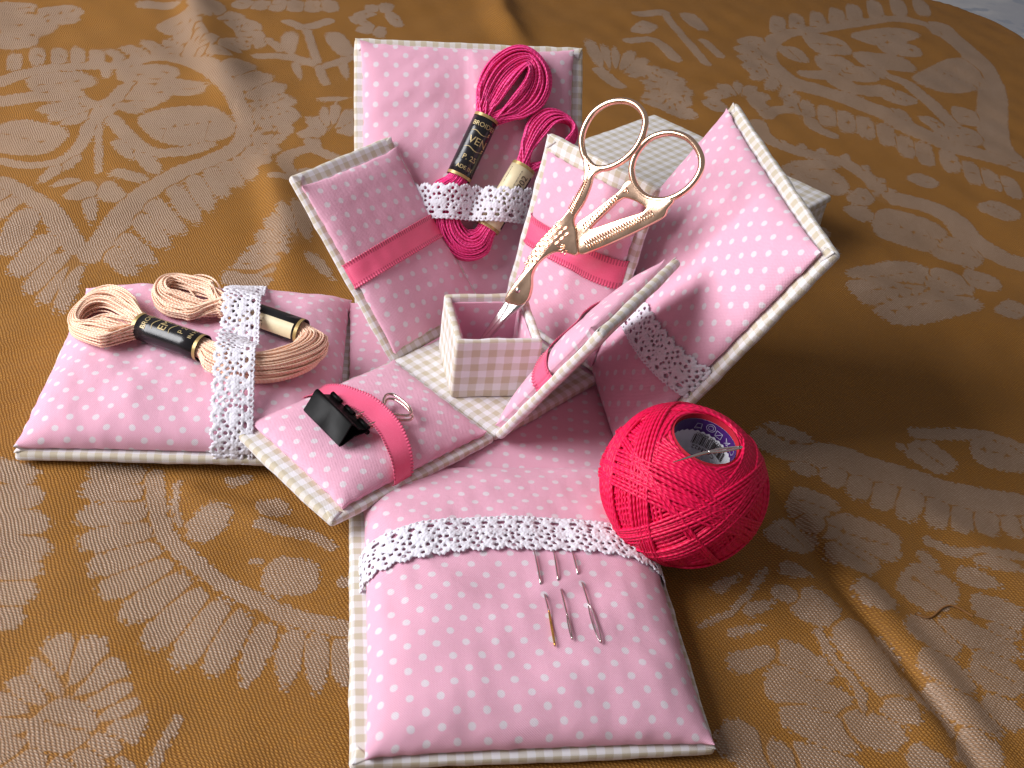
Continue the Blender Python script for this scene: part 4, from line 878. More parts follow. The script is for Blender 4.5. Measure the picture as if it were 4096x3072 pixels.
# ------------------------------------------------------------------ thread skeins
def skein(M, pad, line, loopA, loopB, bands, mat, label, nst, seed, rb=0.37):
    """line: centre line; loopA / loopB: (outer, inner) outlines of the two end loops"""
    rs = np.random.RandomState(seed)
    root = empty('thread_skein', M, label, 'thread skein', 'skeins of embroidery thread')
    flat = Pad(pad.x0, pad.x1, pad.y0, pad.y1, pad.h + 0.05, 1, pad.n, pad.m, 0.0)
    hz = lambda x, y: flat.H(np.clip(x, pad.x0 + 0.4, pad.x1 - 0.4), np.clip(y, pad.y0 + 0.4, pad.y1 - 0.4))
    L = catmull(np.array(line), 46)
    T = np.gradient(L, axis=0); T /= np.linalg.norm(T, axis=1)[:, None]
    N = np.stack([-T[:, 1], T[:, 0]], 1)
    m = len(L)
    def pinch(i):            # squeezed inside the paper bands, fuller between them
        o = 1.26
        for b in bands:
            a, e = np.array(b['span'][0]), np.array(b['span'][1]); v = e - a; L_ = np.linalg.norm(v)
            t = ((L[i] - a) @ v) / L_; dd = np.linalg.norm(L[i] - a - v / L_ * np.clip(t, 0, L_))
            if dd < 0.45: o = min(o, 0.83 + 0.30 * max(0, (dd - 0.16) / 0.29))
        return o
    PN = [pinch(i) for i in range(m)]
    mb = MB()
    gold = math.pi * (3 - math.sqrt(5))
    npass = nst * 2
    disc = [(math.sqrt((k + 0.5) / npass) * math.cos(k * gold), math.sqrt((k + 0.5) / npass) * math.sin(k * gold)) for k in range(npass)]
    rs.shuffle(disc)
    lo = [np.array(loopA[0]), np.array(loopB[0])]; li = [np.array(loopA[1]), np.array(loopB[1])]
    lo = [catmull(a, 30) for a in lo]; li = [catmull(a, 30) for a in li]
    for k in range(nst):
        q = (k + rs.rand()) / nst
        d1, d2 = disc[2 * k], disc[2 * k + 1]
        if d1[0] < d2[0]: d1, d2 = d2, d1
        def bundle(d, idx):
            out = []
            for i in idx:
                wob = 0.03 * math.sin(i * 0.5 + k * 1.7)
                sw = i * 0.035
                dx = d[0] * math.cos(sw) - d[1] * math.sin(sw); dz = d[0] * math.sin(sw) + d[1] * math.cos(sw)
                p = L[i] + N[i] * (dx * rb * PN[i] + wob * (PN[i] > 1))
                out.append((p[0], p[1], float(hz(*L[i])) + rb * 0.86 + dz * rb * 0.84 * PN[i] + 0.03))
            return out
        def loop(o, inn, za, zb):
            P = o * (1 - q) + inn * q
            n = len(P)
            t = np.linspace(0, 1, n)
            zz = np.array([float(hz(*p)) for p in P])
            arch = np.sin(math.pi * t) ** 1.4
            lift = za * (1 - t) + zb * t
            lf = 0.10 + 0.42 * rs.rand() * (0.4 + 0.6 * q)
            z = zz + lift * (1 - arch) + (lf + 0.10 * math.sin(k)) * arch + 0.05
            P = P + 0.02 * np.stack([np.sin(t * 9 + k * 2.1), np.cos(t * 8 + k * 1.3)], 1) * arch[:, None]
            return [(p[0], p[1], zi) for p, zi in zip(P, z)]
        lA = loop(lo[0], li[0], rb * (0.86 + 0.68 * d1[1]) - 0.02, rb * (0.86 + 0.68 * d2[1]) - 0.02)
        lB = loop(lo[1], li[1], rb * (0.86 + 0.68 * (d1[1] * math.cos(1.58) + d1[0] * math.sin(1.58))) - 0.02, rb * (0.86 + 0.68 * (d2[1] * math.cos(1.58) + d2[0] * math.sin(1.58))) - 0.02)
        # loop A runs from one flank to the other; find which flank it starts on
        sA = (lo[0][0] - L[0]) @ N[0]
        seqA = lA if sA < 0 else lA[::-1]        # ends on + flank
        sB = (lo[1][0] - L[-1]) @ N[-1]
        seqB = lB if sB > 0 else lB[::-1]        # starts on + flank
        pts = seqA[3:-3] + bundle(d1, range(1, m - 1)) + seqB[3:-3] + bundle(d2, range(m - 2, 0, -1))
        P = catmull(np.array(pts), 210, closed=True)
        tube(mb, P, 0.0265, 5, closed=True)
    mb.build('thread', mat, root)
    # paper bands
    for b in bands:
        i0, i1 = b['span']
        a, e = np.array(i0), np.array(i1)
        ax = (a - e); ln = np.linalg.norm(ax); ax = ax / ln            # text 'up' points to loop A
        rd = np.array([ax[1], -ax[0]])
        c0 = (a + e) / 2
        zc = float(hz(*c0)) + rb * 0.86 + 0.03
        za = float(hz(*a)) - float(hz(*c0)); ze = float(hz(*e)) - float(hz(*c0))
        R, RZ = rb * 1.05, rb * 0.98
        def wrap(V, lift):
            V = np.asarray(V, float)
            th = V[:, 0] / R
            p = c0[None] + ax[None] * V[:, 1:2] + rd[None] * ((R + lift) * np.sin(th))[:, None]
            z = zc + (RZ + lift) * np.cos(th) + (za - ze) * V[:, 1] / ln
            return np.c_[p, z]
        def sheet(y0, y1, th0, th1, lift, n=28):
            xs = np.linspace(th0 * R, th1 * R, n)
            ys = np.linspace(y0, y1, 5)
            X, Y = np.meshgrid(xs, ys, indexing='ij')
            return wrap(np.stack([X.ravel(), Y.ravel()], 1), lift), grid_faces(n, 5).tolist()
        mb = MB(); mb.add(*sheet(-ln / 2, ln / 2, -math.pi, math.pi, 0.0, 40))
        band = mb.build('paper_band', b['mat'], root)
        if b.get('label'): band['label'] = b['label']
        sol = band.modifiers.new('thickness', 'SOLIDIFY'); sol.thickness = 0.012; sol.offset = -1
        for ys in ((ln / 2 - 0.10, ln / 2 - 0.005), (-ln / 2 + 0.005, -ln / 2 + 0.10)):
            mb = MB(); mb.add(*sheet(ys[0], ys[1], -math.pi, math.pi, 0.004, 40)); mb.build('gold_edge', M_GOLDPAPER, band)
        for (th0, th1, y0, y1, mm) in b.get('patches', []):
            mb = MB(); mb.add(*sheet(y0, y1, th0, th1, 0.005)); mb.build('label_panel', mm, band)
        for (geo, deg, dx, dy, mm) in b['print']:
            V, F = geo
            if not len(V): continue
            mb = MB(); mb.add(wrap(rot2(V, deg, dx, dy), 0.010), F); mb.build('lettering', mm, band, smooth=False)
    return root

def barcode(w, h, seed=1):
    r = random.Random(seed); V, F = [], []
    x = -w / 2
    while x < w / 2 - 0.02:
        t = r.choice((0.012, 0.018, 0.03)); 
        n = len(V); V += [(x, -h / 2), (x + t, -h / 2), (x + t, h / 2), (x, h / 2)]; F.append((n, n + 1, n + 2, n + 3))
        x += t + r.choice((0.012, 0.016, 0.026))
    return np.array(V), F

FRM = lambda k: frame(OUTER[k][0], OUTER[k][1])
black_print = lambda up, mid, low, last: [
    (text_geo(up, 0.205), 0, 0.06, 0.68, M_GOLDINK), (swirl_geo(0.62), 0, 0.03, 0.42, M_GOLDINK),
    (text_geo(mid, 0.33), 0, 0.08, 0.14, M_GOLDINK), (swirl_geo(0.62), 0, 0.05, -0.12, M_GOLDINK),
    (text_geo(low, 0.23), 0, 0.05, -0.42, M_GOLDINK), (text_geo(last, 0.17), 0, 0.03, -0.74, M_GOLDINK)]
PA_o = [(0.05, 5.89), (0.07, 6.51), (0.25, 7.2), (0.65, 7.76), (1.2, 8.1), (1.72, 8.1), (2.19, 7.78), (2.45, 7.29), (2.43, 6.73), (2.15, 6.22), (1.63, 5.88), (1.07, 5.72), (0.75, 5.69)]
PA_i = [(0.42, 5.86), (0.65, 6.12), (0.91, 6.45), (1.14, 6.8), (1.39, 7.15), (1.56, 7.36), (1.67, 7.48), (1.70, 7.3), (1.60, 7.02), (1.46, 6.79), (1.21, 6.48), (0.88, 6.08), (0.55, 5.8)]
PB_o = [(1.33, 4.47), (1.5, 5.09), (1.68, 5.7), (2.01, 6.07), (2.43, 6.2), (2.91, 6.06), (3.22, 5.75), (3.31, 5.43), (3.2, 5.14), (2.82, 4.76), (2.3, 4.42), (1.81, 4.27)]
PB_i = [(1.55, 4.4), (1.92, 4.97), (2.2, 5.34), (2.48, 5.68), (2.77, 5.82), (3.0, 5.81), (3.15, 5.7), (3.15, 5.51), (2.96, 5.28), (2.58, 4.85), (2.11, 4.51), (1.69, 4.34)]
skein(FRM('back'), PADS['back'], PINK_LINE, (PA_o, PA_i), (PB_o, PB_i), [
    dict(span=((0.40, 5.81), (-0.48, 3.94)), mat=M_BLACKPAPER, label='black band with gold lettering',
         print=black_print('BROIDER', 'VEN', 'P. 25', 'ADE IN')),
    dict(span=((1.57, 4.34), (0.42, 2.40)), mat=M_CREAM, label='cream band with a barcode',
         patches=[(1.05, 2.6, -0.95, 0.9, M_BLACKPAPER)],
         print=[(barcode(0.55, 0.40, 3), 90, -0.19, 0.62, M_INK), (text_geo('0902', 0.30), 90, 0.20, 0.52, M_INK), (text_geo('8', 0.24), 90, 0.16, -0.72, M_INK), (barcode(0.5, 0.3, 5), 90, -0.2, -0.2, M_INK)])],
    M_PINK, 'hot pink thread skein with black and cream bands tucked under lace on the standing flap', 84, 1)

QA_o = [(0.91, 5.71), (1.62, 6.11), (2.25, 6.61), (2.49, 7.13), (2.2, 7.54), (1.55, 7.76), (0.9, 7.76), (0.3, 7.5), (-0.19, 7.07), (-0.49, 6.57), (-0.37, 6.16), (-0.30, 5.78)]
QA_i = [(0.42, 5.79), (0.86, 6.28), (1.27, 6.77), (1.38, 7.12), (1.22, 7.36), (0.84, 7.43), (0.53, 7.38), (0.30, 7.18), (0.50, 6.97), (0.68, 6.66), (0.48, 6.2), (0.14, 5.81)]
QB_o = [(2.10, 3.82), (2.71, 4.1), (3.27, 4.62), (3.52, 5.2), (3.17, 5.58), (2.44, 5.74), (1.77, 5.62), (1.23, 5.29), (1.0, 4.79), (0.95, 4.21), (1.1, 3.8)]
QB_i = [(1.65, 3.81), (2.1, 4.2), (2.35, 4.67), (2.52, 4.94), (2.69, 5.26), (2.48, 5.37), (2.18, 5.34), (1.95, 5.18), (1.98, 4.95), (1.87, 4.6), (1.45, 3.81)]
peach = skein(FRM('left'), PADS['left'], PEACH_LINE, (QA_o, QA_i), (QB_o, QB_i), [
    dict(span=((0.28, 5.71), (-0.69, 3.87)), mat=M_BLACKPAPER, label='black band with gold lettering',
         print=black_print('BROIDRY', 'EMU', 'P 25', 'IN HA')),
    dict(span=((1.32, 3.29), (0.36, 1.32)), mat=M_BLACKPAPER, label='black band with a cream panel',
         patches=[(-1.75, -0.50, -0.93, 0.75, M_CREAM)],
         print=[(text_geo('LTZ', 0.34), 180, -0.44, 0.10, M_INK)])],
    M_PEACH, 'peach folded thread skein with black paper bands tucked under lace on the left flap', 84, 2)
# one strand has slipped out of the bundle
mb = MB()
tube(mb, catmull(np.array([(2.2, 3.75, 1.25), (2.75, 3.95, 1.28), (3.15, 4.2, 1.26), (3.32, 4.55, 1.24), (3.1, 4.85, 1.24), (2.6, 4.8, 1.26), (2.0, 4.5, 1.28)]), 60), 0.03, 6)
mb.build('loose_strand', M_PEACH, peach)

# ------------------------------------------------------------------ embroidery scissors
def plate(outlines, half, bev, smooth_open=True, res=None):
    c = bpy.data.curves.new('plate', 'CURVE')
    c.dimensions = '2D'; c.fill_mode = 'BOTH'; c.extrude = half - bev; c.bevel_depth = bev; c.bevel_resolution = 2; c.offset = -bev * 0.6
    for P in outlines:
        P = catmull(np.array(P), 5 * len(P), closed=True)
        s = c.splines.new('POLY'); s.points.add(len(P) - 1); s.use_cyclic_u = True
        for i, p in enumerate(P): s.points[i].co = (p[0], p[1], 0, 1)
    o = bpy.data.objects.new('plate', c); COL.objects.link(o)
    dg = bpy.context.evaluated_depsgraph_get(); dg.update()
    me = bpy.data.meshes.new_from_object(o.evaluated_get(dg))
    bpy.data.objects.remove(o)
    bm = bmesh.new(); bm.from_mesh(me); bmesh.ops.remove_doubles(bm, verts=bm.verts, dist=0.0005); bm.to_mesh(me); bm.free()
    for p in me.polygons: p.use_smooth = True
    me.set_sharp_from_angle(angle=RAD(40))
    return me

def scissors():
    e1, e2, n = (0.5215, 0.0335, 0.8526), (-0.6143, 0.7082, 0.3479), (-0.5922, -0.7052, 0.3899)
    M = Matrix(((e1[0], e2[0], n[0], 0.953), (e1[1], e2[1], n[1], 0.510), (e1[2], e2[2], n[2], 3.239), (0, 0, 0, 1)))
    root = empty('embroidery_scissors', M, 'rose gold stork embroidery scissors standing tip down in the little gingham well', 'scissors')
    ring1 = [(4.16, 1.33), (4.49, 1.53), (4.94, 1.6), (5.38, 1.45), (5.69, 1.13), (5.79, 0.78), (5.69, 0.43), (5.38, 0.2), (4.96, 0.09), (4.51, 0.14), (4.12, 0.33), (3.9, 0.62), (3.92, 0.97)]
    ring2 = [(4.46, -0.2), (4.81, -0.01), (5.25, 0.02), (5.6, -0.13), (5.87, -0.42), (5.99, -0.85), (5.87, -1.31), (5.58, -1.57), (5.18, -1.64), (4.75, -1.55), (4.41, -1.33), (4.21, -0.96), (4.24, -0.55)]
    h1 = [(3.98, 1.06), (3.84, 0.93), (3.64, 0.71), (3.36, 0.54), (2.86, 0.43), (2.38, 0.37), (1.73, 0.43), (1.24, 0.43), (0.84, 0.33), (0.5, 0.23), (0.03, 0.2), (-0.25, 0.16), (-0.46, 0.07), (-0.37, -0.2), (-0.19, -0.37), (0.06, -0.37), (0.34, -0.23), (0.59, -0.02), (0.89, 0.07), (1.21, 0.04), (1.51, -0.07), (1.72, -0.32), (1.89, -0.6), (2.12, -0.36), (2.35, -0.13), (2.42, 0.02), (2.58, 0.14), (3.01, 0.2), (3.45, 0.35), (3.72, 0.48), (4.0, 0.40), (3.95, 0.67)]
    h2 = [(4.27, -0.36), (4.08, -0.30), (3.89, -0.33), (3.39, -0.23), (2.89, -0.13), (2.46, -0.04), (2.15, -0.37), (1.94, -0.62), (2.24, -0.84), (2.91, -1.17), (3.5, -1.43), (4.11, -1.66), (4.32, -1.6), (4.62, -1.56), (4.42, -1.32), (4.25, -0.97), (4.24, -0.60)]
    hole = [(2.62, -0.37), (3.21, -0.42), (3.75, -0.49), (3.92, -0.68), (4.02, -1.11), (3.88, -1.18), (3.31, -0.83), (2.70, -0.47)]
    b1 = [(-0.25, 0.13), (-0.62, 0.08), (-1.14, 0.02), (-1.73, -0.04), (-2.62, -0.11), (-1.81, -0.22), (-0.92, -0.23), (-0.30, -0.26)]
    b2 = [(0.06, -0.36), (-0.21, -0.38), (-0.68, -0.30), (-1.33, -0.27), (-1.78, -0.25), (-2.62, -0.11), (-1.43, -0.15), (-0.77, -0.10), (-0.25, -0.02)]
    adj = lambda P: [(1.028 * x - 0.063 * y - 0.025, 0.0024 * x + 1.025 * y - 0.004) for x, y in P]
    strokes = {1: [], 2: []}
    def lerp(a, b, t): return np.array(a) * (1 - t) + np.array(b) * t
    for t in np.linspace(0.03, 0.97, 16):       # shank of the left half
        p = lerp((3.62, 0.55), (2.62, 0.28), t); w = 0.05 + 0.10 * t
        strokes[1].append([p + (0.05, w), p + (-0.05, -w * 0.8)])
    for row, (off, cnt) in enumerate(((0.20, 9), (0.08, 9), (-0.05, 8), (-0.2, 5))):      # feathers of the body
        for k in range(cnt):
            t = (k + 0.5 * (row % 2)) / 9
            x = 2.2 - 1.6 * t
            y = 0.16 + off * (1.0 - 0.35 * t) + 0.06 * math.sin(t * 3)
            if x < 1.6 and off < -0.1: continue
            a = np.linspace(0, 2 * math.pi, 9)
            strokes[1].append(np.stack([x + 0.072 * np.cos(a), y + 0.022 * np.sin(a) - 0.02 * np.cos(a)], 1))
    for k in range(5):
        a = RAD(100 + k * 28); strokes[1].append([(1.85 + 0.08 * math.cos(a), -0.28 + 0.08 * math.sin(a)), (1.85 + 0.24 * math.cos(a), -0.24 + 0.24 * math.sin(a))])
    for t in np.linspace(0.02, 0.98, 26):       # lower arm
        p = lerp((2.2, -0.62), (4.05, -1.42), t); w = 0.15 - 0.06 * t
        strokes[2].append([p + (0.03, w), p + (-0.02, -w * 0.7)])
    for t in np.linspace(0.02, 0.98, 15):       # upper arm
        p = lerp((2.55, -0.22), (3.75, -0.40), t)
        strokes[2].append([p + (0.03, 0.07), p + (-0.05, -0.07)])
    for k, (c0, d) in enumerate((((3.80, 0.66), 0.0),)): strokes[1].append([(3.86, 0.78), (3.80, 0.62)]); strokes[1].append([(3.84, 0.68), (3.70, 0.62)])
    strokes[2] += [[(4.08, -0.40), (4.0, -0.56)], [(4.05, -0.48), (3.92, -0.44)]]
    for (out, ring, s, zo) in (([h1], ring1, 1, 0.03), ([h2, hole], ring2, 2, -0.03)):
        h = link('handle', plate([adj(q) for q in out], 0.085, 0.045), M_GOLD, root, Matrix.Translation((0, 0, zo)))
        mb = MB(); P = catmull(np.array([(x, y, 0) for x, y in adj(ring)]), 96, closed=True)
        tube(mb, P, 0.088, 14, closed=True); mb.build('finger_ring', M_GOLD, h)
        mb = MB()
        for st in strokes[s]:
            st = np.array(adj([tuple(q) for q in st])); tube(mb, np.c_[st, np.full(len(st), 0.094)], 0.020 if s == 2 else 0.017, 6)
        eng = mb.build('engraving', M_GOLD, h); eng['kind'] = 'stuff'
    link('blade', plate([adj(b1)], 0.055, 0.03), M_STEEL, root, Matrix.Translation((0, 0, -0.03)))
    link('blade', plate([adj(b2)], 0.06, 0.045), M_STEEL, root, Matrix.Translation((0, 0, 0.05)))
    mb = MB()
    a = np.linspace(0, math.pi / 2, 6)
    rr = 0.085 * np.cos(a); zz = 0.10 + 0.055 * np.sin(a)
    th = np.linspace(0, 2 * math.pi, 20, endpoint=False)
    V = np.stack([np.outer(rr, np.cos(th)), np.outer(rr, np.sin(th)), np.repeat(zz[:, None], 20, 1)], -1)
    mb.add(V.reshape(-1, 3), grid_faces(6, 20, closed_v=True).tolist())
    mb.build('screw', M_STEEL, root)
scissors()

# ------------------------------------------------------------------ ball of pearl cotton
def thread_ball():
    C = Vector((4.355, -6.135, 2.08)); R = 1.98
    ax = Vector((0.105, -0.112, 0.992)).normalized()
    xa = Vector((1, -0.3, 0)); xa = (xa - xa.dot(ax) * ax).normalized(); ya = ax.cross(xa)
    M = Matrix(((xa.x, ya.x, ax.x, C.x), (xa.y, ya.y, ax.y, C.y), (xa.z, ya.z, ax.z, C.z), (0, 0, 0, 1)))
    root = empty('thread_ball', M, 'crimson ball of pearl cotton with a printed label inside its hole', 'thread ball')
    rh = 0.86
    ah = math.asin(rh / R)
    mb = MB()                                        # inner mass under the outer windings
    ph = np.linspace(ah * 0.97, math.pi - ah, 40); th = np.linspace(0, 2 * math.pi, 64, endpoint=False)
    r = R * 0.955
    V = np.stack([r * np.outer(np.sin(ph), np.cos(th)), r * np.outer(np.sin(ph), np.sin(th)), r * np.repeat(np.cos(ph)[:, None], 64, 1) * 0.97], -1)
    zt = V[0, 0, 2]
    prof = V[0] * 1.0
    inner = np.stack([prof * np.array([1, 1, 1]), np.c_[prof[:, :2] * 0.98, np.full(64, zt - 0.25)], np.c_[prof[:, :2] * 0.98, np.full(64, -R * 0.8)]], 0)
    mb.add(V.reshape(-1, 3), grid_faces(40, 64, closed_v=True).tolist())
    mb.add(inner.reshape(-1, 3), grid_faces(3, 64, closed_v=True)[:, ::-1].tolist())
    mb.build('core', M_REDCORE, root)
    rs = np.random.RandomState(4)
    mb = MB()
    nb = 15
    order = [(k * 4) % nb for k in range(nb)]
    for layer, k in enumerate(order):
        az = 2 * math.pi * k / nb + rs.uniform(-0.1, 0.1)
        tilt = math.pi / 2 - ah * rs.uniform(1.02, 1.45)
        nst = 12 if layer % 4 else 8
        sp = 0.078 if layer % 3 else 0.098
        rad = R * 0.955 + 0.0075 * layer
        nv = np.array([math.sin(tilt) * math.cos(az), math.sin(tilt) * math.sin(az), math.cos(tilt)])
        u = np.cross(nv, (0, 0, 1)); u /= np.linalg.norm(u); w = np.cross(nv, u)
        t = np.linspace(0, 2 * math.pi, 104, endpoint=False)
        for j in range(nst):
            off = (j - (nst - 1) / 2) * sp + rs.uniform(-0.006, 0.006)
            # strands fan slightly so the ribbon of thread is wider at the waist
            fan = off * (1 + 0.35 * np.cos(2 * t))
            # keep clear of the hole
            rc = np.sqrt(np.maximum(rad ** 2 - fan ** 2, 0.1))
            P = rc[:, None] * (np.cos(t)[:, None] * u + np.sin(t)[:, None] * w) + fan[:, None] * nv
            rho = np.hypot(P[:, 0], P[:, 1])
            lim = rh + 0.03
            f = np.where(rho < lim, lim / np.maximum(rho, 1e-3), 1.0)
            P[:, 0] *= f; P[:, 1] *= f
            nrm = np.linalg.norm(P, axis=1); P *= np.minimum(1, (rad + 0.01) / nrm)[:, None]
            P[:, 2] *= 0.93
            P += 0.006 * np.stack([np.sin(5 * t + j), np.cos(4 * t + j * 2), np.sin(3 * t + j)], 1)
            tube(mb, P, 0.040, 6, closed=True)
    for k in range(9):                       # the last loose turns, laid across the others
        az = rs.uniform(0, 2 * math.pi); tilt = RAD(rs.uniform(40, 62))
        nv = np.array([math.sin(tilt) * math.cos(az), math.sin(tilt) * math.sin(az), math.cos(tilt)])
        u = np.cross(nv, (0, 0, 1)); u /= np.linalg.norm(u); w = np.cross(nv, u)
        t = np.linspace(0, 2 * math.pi, 104, endpoint=False)
        for j in range(6 if k < 6 else 3):
            off = -0.35 + (j - 2.5) * 0.082 + rs.uniform(-0.02, 0.02)
            rad = R * 0.955 + 0.0075 * 15 + 0.03
            P = math.sqrt(rad ** 2 - off ** 2) * (np.cos(t)[:, None] * u + np.sin(t)[:, None] * w) + off * nv
            rho = np.hypot(P[:, 0], P[:, 1]); f = np.where((rho < rh + 0.05), (rh + 0.05) / np.maximum(rho, 1e-3), 1.0)
            P[:, 0] *= f; P[:, 1] *= f
            nrm = np.linalg.norm(P, axis=1); P *= np.minimum(1, rad / nrm)[:, None]
            P[:, 2] *= 0.93
            P += 0.012 * np.stack([np.sin(3 * t + j), np.cos(2 * t + j * 2), np.sin(4 * t + k)], 1)
            tube(mb, P, 0.040, 6, closed=True)
    mb.build('winding', M_RED, root)
    # printed paper tube inside the hole
    rl = rh * 0.90
    top, bot = R * 0.755, -R * 0.75
    split = top - 0.36
    def sheet(z0, z1, a0, a1, rr, n=48):
        a = np.linspace(a0, a1, n)
        V = np.stack([np.stack([rr * np.cos(a), rr * np.sin(a), np.full(n, z0) if np.isscalar(z0) else z0], 1), np.stack([rr * np.cos(a), rr * np.sin(a), np.full(n, z1)], 1)], 0)
        return V.reshape(-1, 3), grid_faces(2, n).tolist()
    mb = MB(); mb.add(*sheet(bot, top + 0.03, 0, 2 * math.pi, rl, 72))
    lab = mb.build('label_tube', M_WHITEPAPER, root)
    a = np.linspace(0, 2 * math.pi, 181)
    zig = split + 0.055 * (2 * np.abs((a / (2 * math.pi) * 34) % 1 - 0.5) - 0.5)
    mb = MB()
    V = np.stack([np.stack([(rl - 0.006) * np.cos(a), (rl - 0.006) * np.sin(a), zig], 1), np.stack([(rl - 0.006) * np.cos(a), (rl - 0.006) * np.sin(a), np.full(181, top + 0.03)], 1)], 0)
    mb.add(V.reshape(-1, 3), grid_faces(2, 181).tolist())
    mb.build('purple_border', M_PURPLE, lab)
    def on_tube(geo, deg, ang, z, mat):
        V, F = geo
        V = rot2(V, deg)
        th = RAD(ang) - V[:, 0] / (rl - 0.012)
        mb = MB(); mb.add(np.stack([(rl - 0.012) * np.cos(th), (rl - 0.012) * np.sin(th), z + V[:, 1]], 1), [q[::-1] for q in F])
        mb.build('lettering', mat, lab, smooth=False)
    A = LABEL_ANGLE
    on_tube(barcode(0.95, 0.30, 8), 180, A + 2, split - 0.27, M_INK)
    on_tube(text_geo('4 082700 66807', 0.135), 180, A + 2, split - 0.085, M_INK)
    on_tube(text_geo('Col.3422', 0.17), 180, A + 8, split - 0.52, M_INK)
    on_tube(text_geo('465', 0.15), 180, A - 52, split - 0.40, M_INK)
    on_tube(text_geo('Bl', 0.16), 180, A - 66, split - 0.22, M_INK)
    ring = lambda r, w: (np.array([(q * math.cos(t), q * math.sin(t)) for q in (r, r - w) for t in np.linspace(0, 2 * math.pi, 17)]), [(i, i + 1, 17 + i + 1, 17 + i) for i in range(16)])
    def frame_icon(P, w=0.014):
        V, F = [], []
        for (x0, y0), (x1, y1) in zip(P, P[1:]):
            d = np.array((x1 - x0, y1 - y0)); d = d / np.linalg.norm(d); nn = np.array((-d[1], d[0])) * w / 2
            k = len(V); V += [(x0 + nn[0], y0 + nn[1]), (x0 - nn[0], y0 - nn[1]), (x1 - nn[0], y1 - nn[1]), (x1 + nn[0], y1 + nn[1])]; F.append((k, k + 1, k + 2, k + 3))
        return np.array(V), F
    q = 0.085
    on_tube(frame_icon([(-q, q), (-q * 0.7, -q), (q * 0.7, -q), (q, q), (-q, q * 0.5), (q, q * 0.5)]), 180, A + 36, split + 0.16, M_ICON)
    on_tube(ring(0.12, 0.014), 0, A + 14, split + 0.22, M_ICON); on_tube(ring(0.07, 0.012), 0, A + 14, split + 0.22, M_ICON)
    on_tube(frame_icon([(-q, -q), (q, -q), (q, q), (-q, q), (-q, -q), (q, q)]), 180, A - 4, split + 0.16, M_ICON)
    on_tube(frame_icon([(-q, q), (q, -q), (0, q), (-q, -q), (q, q)]), 180, A - 26, split + 0.17, M_ICON)
    on_tube(frame_icon([(-q, -q), (-q, 0), (-q * 0.3, q), (q, q), (q, -q), (-q, -q)]), 180, A - 48, split + 0.18, M_ICON)
LABEL_ANGLE = 62.0
thread_ball()

# ------------------------------------------------------------------ needles
def needle(name, M, pts, r, mat, eyew, eyel, label, group=None, cat='needle', eyemat=None):
    """pts run from point to eye end; the last eyel cm carry a slit eye"""
    P = catmull(np.array(pts), 60)
    s = np.r_[0, np.cumsum(np.linalg.norm(np.diff(P, axis=0), axis=1))]
    tot = s[-1]
    root = empty(name, M, label, cat, group)
    sh = s <= tot - eyel
    mb = MB()
    Ps = P[sh]
    tube(mb, Ps, r * np.clip(0.25 + s[sh] / 0.8, 0.25, 1), 8)
    mb.build('shaft', mat, root)
    T = P[-1] - P[-8]; T /= np.linalg.norm(T); N = np.cross(T, (0, 0, 1)); N /= np.linalg.norm(N)
    a = Ps[-1]; b = P[-1]
    t = np.linspace(0, 1, 24)
    w = eyew * np.sin(math.pi * np.clip(t * 0.93 + 0.02, 0, 1)) ** 0.6
    mb = MB()
    for sg in (-1, 1):
        tube(mb, a + (b - a) * t[:, None] + N * (sg * w)[:, None], r * 0.72, 7)
    tube(mb, np.array([a + (b - a) * 0.95, b + T * r * 1.2]), np.array([r * 1.25, r * 0.7]), 8)
    mb.build('eye', eyemat or mat, root)
    return root

FM = FRM('front')
fp = PADS['front']
def on_front(seq):
    return [(x, y, float(fp.H(x, y)) * 0.90 + 0.10 + dz) for x, y, dz in seq]
ng = 'needles pinned in the front pad'
needle('needle', FM, on_front([(-0.44, 3.45, 0.0), (-0.45, 3.9, 0.035), (-0.46, 4.60, 0.03), (-0.47, 4.70, -0.07), (-0.485, 4.80, -0.13), (-0.50, 4.96, -0.07), (-0.51, 5.06, 0.03), (-0.52, 5.8, 0.045), (-0.52, 6.40, 0.05)]), 0.024, M_STEEL, 0.012, 0.85, 'needle with a gold eye, leftmost of the three in the front pad', ng, eyemat=M_GOLDTIP)
needle('needle', FM, on_front([(-0.90, 3.45, 0.0), (-0.90, 3.9, 0.035), (-0.88, 4.52, 0.03), (-0.885, 4.60, -0.07), (-0.90, 4.68, -0.13), (-0.905, 4.80, -0.07), (-0.91, 4.90, 0.03), (-0.91, 5.6, 0.045), (-0.91, 6.27, 0.05)]), 0.024, M_STEEL, 0.024, 0.62, 'silver needle with a narrow eye between two other needles in the front pad', ng)
needle('needle', FM, on_front([(-1.34, 3.45, 0.0), (-1.35, 3.9, 0.035), (-1.37, 4.34, 0.03), (-1.38, 4.42, -0.07), (-1.40, 4.50, -0.13), (-1.42, 4.62, -0.07), (-1.43, 4.72, 0.03), (-1.47, 5.5, 0.045), (-1.53, 6.36, 0.05)]), 0.024, M_STEEL, 0.055, 0.98, 'silver needle with a wide open eye, nearest the crimson ball', ng)
needle('needle', Matrix.Identity(4), [(3.50, -7.18, 3.72), (4.25, -7.12, 3.98), (5.06, -7.02, 4.06)], 0.038, M_STEEL, 0.042, 0.75, 'needle lying across the label hole on top of the crimson ball')

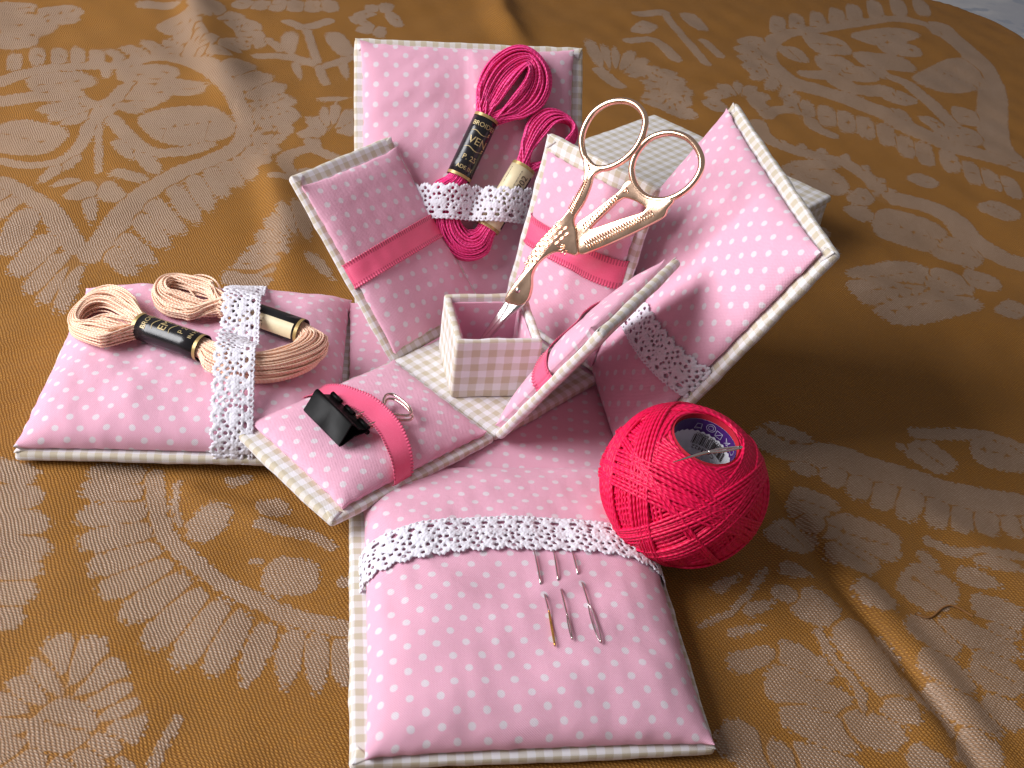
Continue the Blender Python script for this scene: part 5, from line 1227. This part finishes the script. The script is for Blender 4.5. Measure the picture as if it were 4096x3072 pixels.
# ------------------------------------------------------------------ binder clip
def binder_clip():
    M = frame(INNER['sw'][0], INNER['sw'][1]) @ Matrix.Translation((-0.02, 0.27, 0)) @ Matrix.Rotation(RAD(-4), 4, 'Z')
    root = empty('binder_clip', M, 'black binder clip with rosy wire handles under the coral ribbon', 'binder clip')
    xa, xb = -0.80, 0.82
    top, bot, jaw = np.array((3.42, 1.14)), np.array((3.74, 0.58)), np.array((2.92, 0.74))
    prof = []
    c1 = (top + jaw) / 2 + np.array((0.02, -0.05)); c2 = (bot + jaw) / 2 + np.array((-0.02, 0.06))
    j1, j2 = jaw + np.array((0, 0.035)), jaw - np.array((0, 0.035))
    P = np.array([j1, c1, top + np.array((-0.05, -0.01)), top + np.array((0.0, 0.0)), top + np.array((0.045, -0.05)), (top + bot) / 2 + np.array((0.02, 0.0)), bot + np.array((0.02, 0.05)), bot, bot + np.array((-0.06, 0.0)), c2, j2])
    xs = np.array([xa, xa + 0.01, (xa + xb) / 2, xb - 0.01, xb])
    V = np.stack([np.repeat(xs[:, None], len(P), 1), np.repeat(P[None, :, 0], 5, 0), np.repeat(P[None, :, 1], 5, 0)], -1)
    mb = MB(); mb.add(V.reshape(-1, 3), grid_faces(5, len(P)).tolist())
    o = mb.build('clip_body', M_BLACKMETAL, root)
    sol = o.modifiers.new('thickness', 'SOLIDIFY'); sol.thickness = 0.04; sol.offset = 0
    bv = o.modifiers.new('edges', 'BEVEL'); bv.width = 0.012; bv.segments = 2; bv.limit_method = 'ANGLE'
    for dz in (0.075, -0.075):                   # rolled lips with gaps for the handle
        for (a, b) in ((xa, xa + 0.40), (-0.16, 0.20), (xb - 0.40, xb)):
            mb = MB(); tube(mb, np.array([(a, jaw[0] - 0.01, jaw[1] + dz), (b, jaw[0] - 0.01, jaw[1] + dz)]), 0.065, 12); mb.build('lip', M_BLACKMETAL, root)
    for dz, tw in ((0.09, 0.03), (-0.03, -0.02)):
        w = [(-0.36, 2.92, 0.74 + dz * 0.8), (-0.40, 2.6, 0.72 + dz), (-0.40 + tw, 2.30, 0.72 + dz), (-0.55 + tw, 2.12, 0.74 + dz), (-0.66 + tw, 1.95, 0.75 + dz), (-0.55 + tw, 1.80, 0.75 + dz), (-0.15, 1.74, 0.75 + dz), (0.22 + tw, 1.80, 0.75 + dz), (0.32 + tw, 1.95, 0.75 + dz), (0.22 + tw, 2.12, 0.74 + dz), (0.08, 2.30, 0.72 + dz), (0.08, 2.6, 0.72 + dz), (0.06, 2.92, 0.74 + dz * 0.8)]
        w = [(x - 0.30, y - 0.22 * (y < 2.5), z) for x, y, z in w]
        mb = MB(); tube(mb, catmull(np.array(w), 90), 0.036, 8); mb.build('handle', M_ROSEWIRE, root)
binder_clip()

# ------------------------------------------------------------------ stray thread on the cloth
mb = MB()
P = np.array([(10.25, -8.4), (10.6, -8.52), (11.1, -8.22), (11.4, -8.2), (11.75, -8.5)])
P = catmull(P, 40)
tube(mb, np.c_[P, cloth_height(P[:, 0], P[:, 1]) + 0.035], 0.026, 6)
tag(mb.build('thread_snippet', M_BROWNTHREAD), 'short brown thread snippet lying loose on the brocade tablecloth', 'thread')
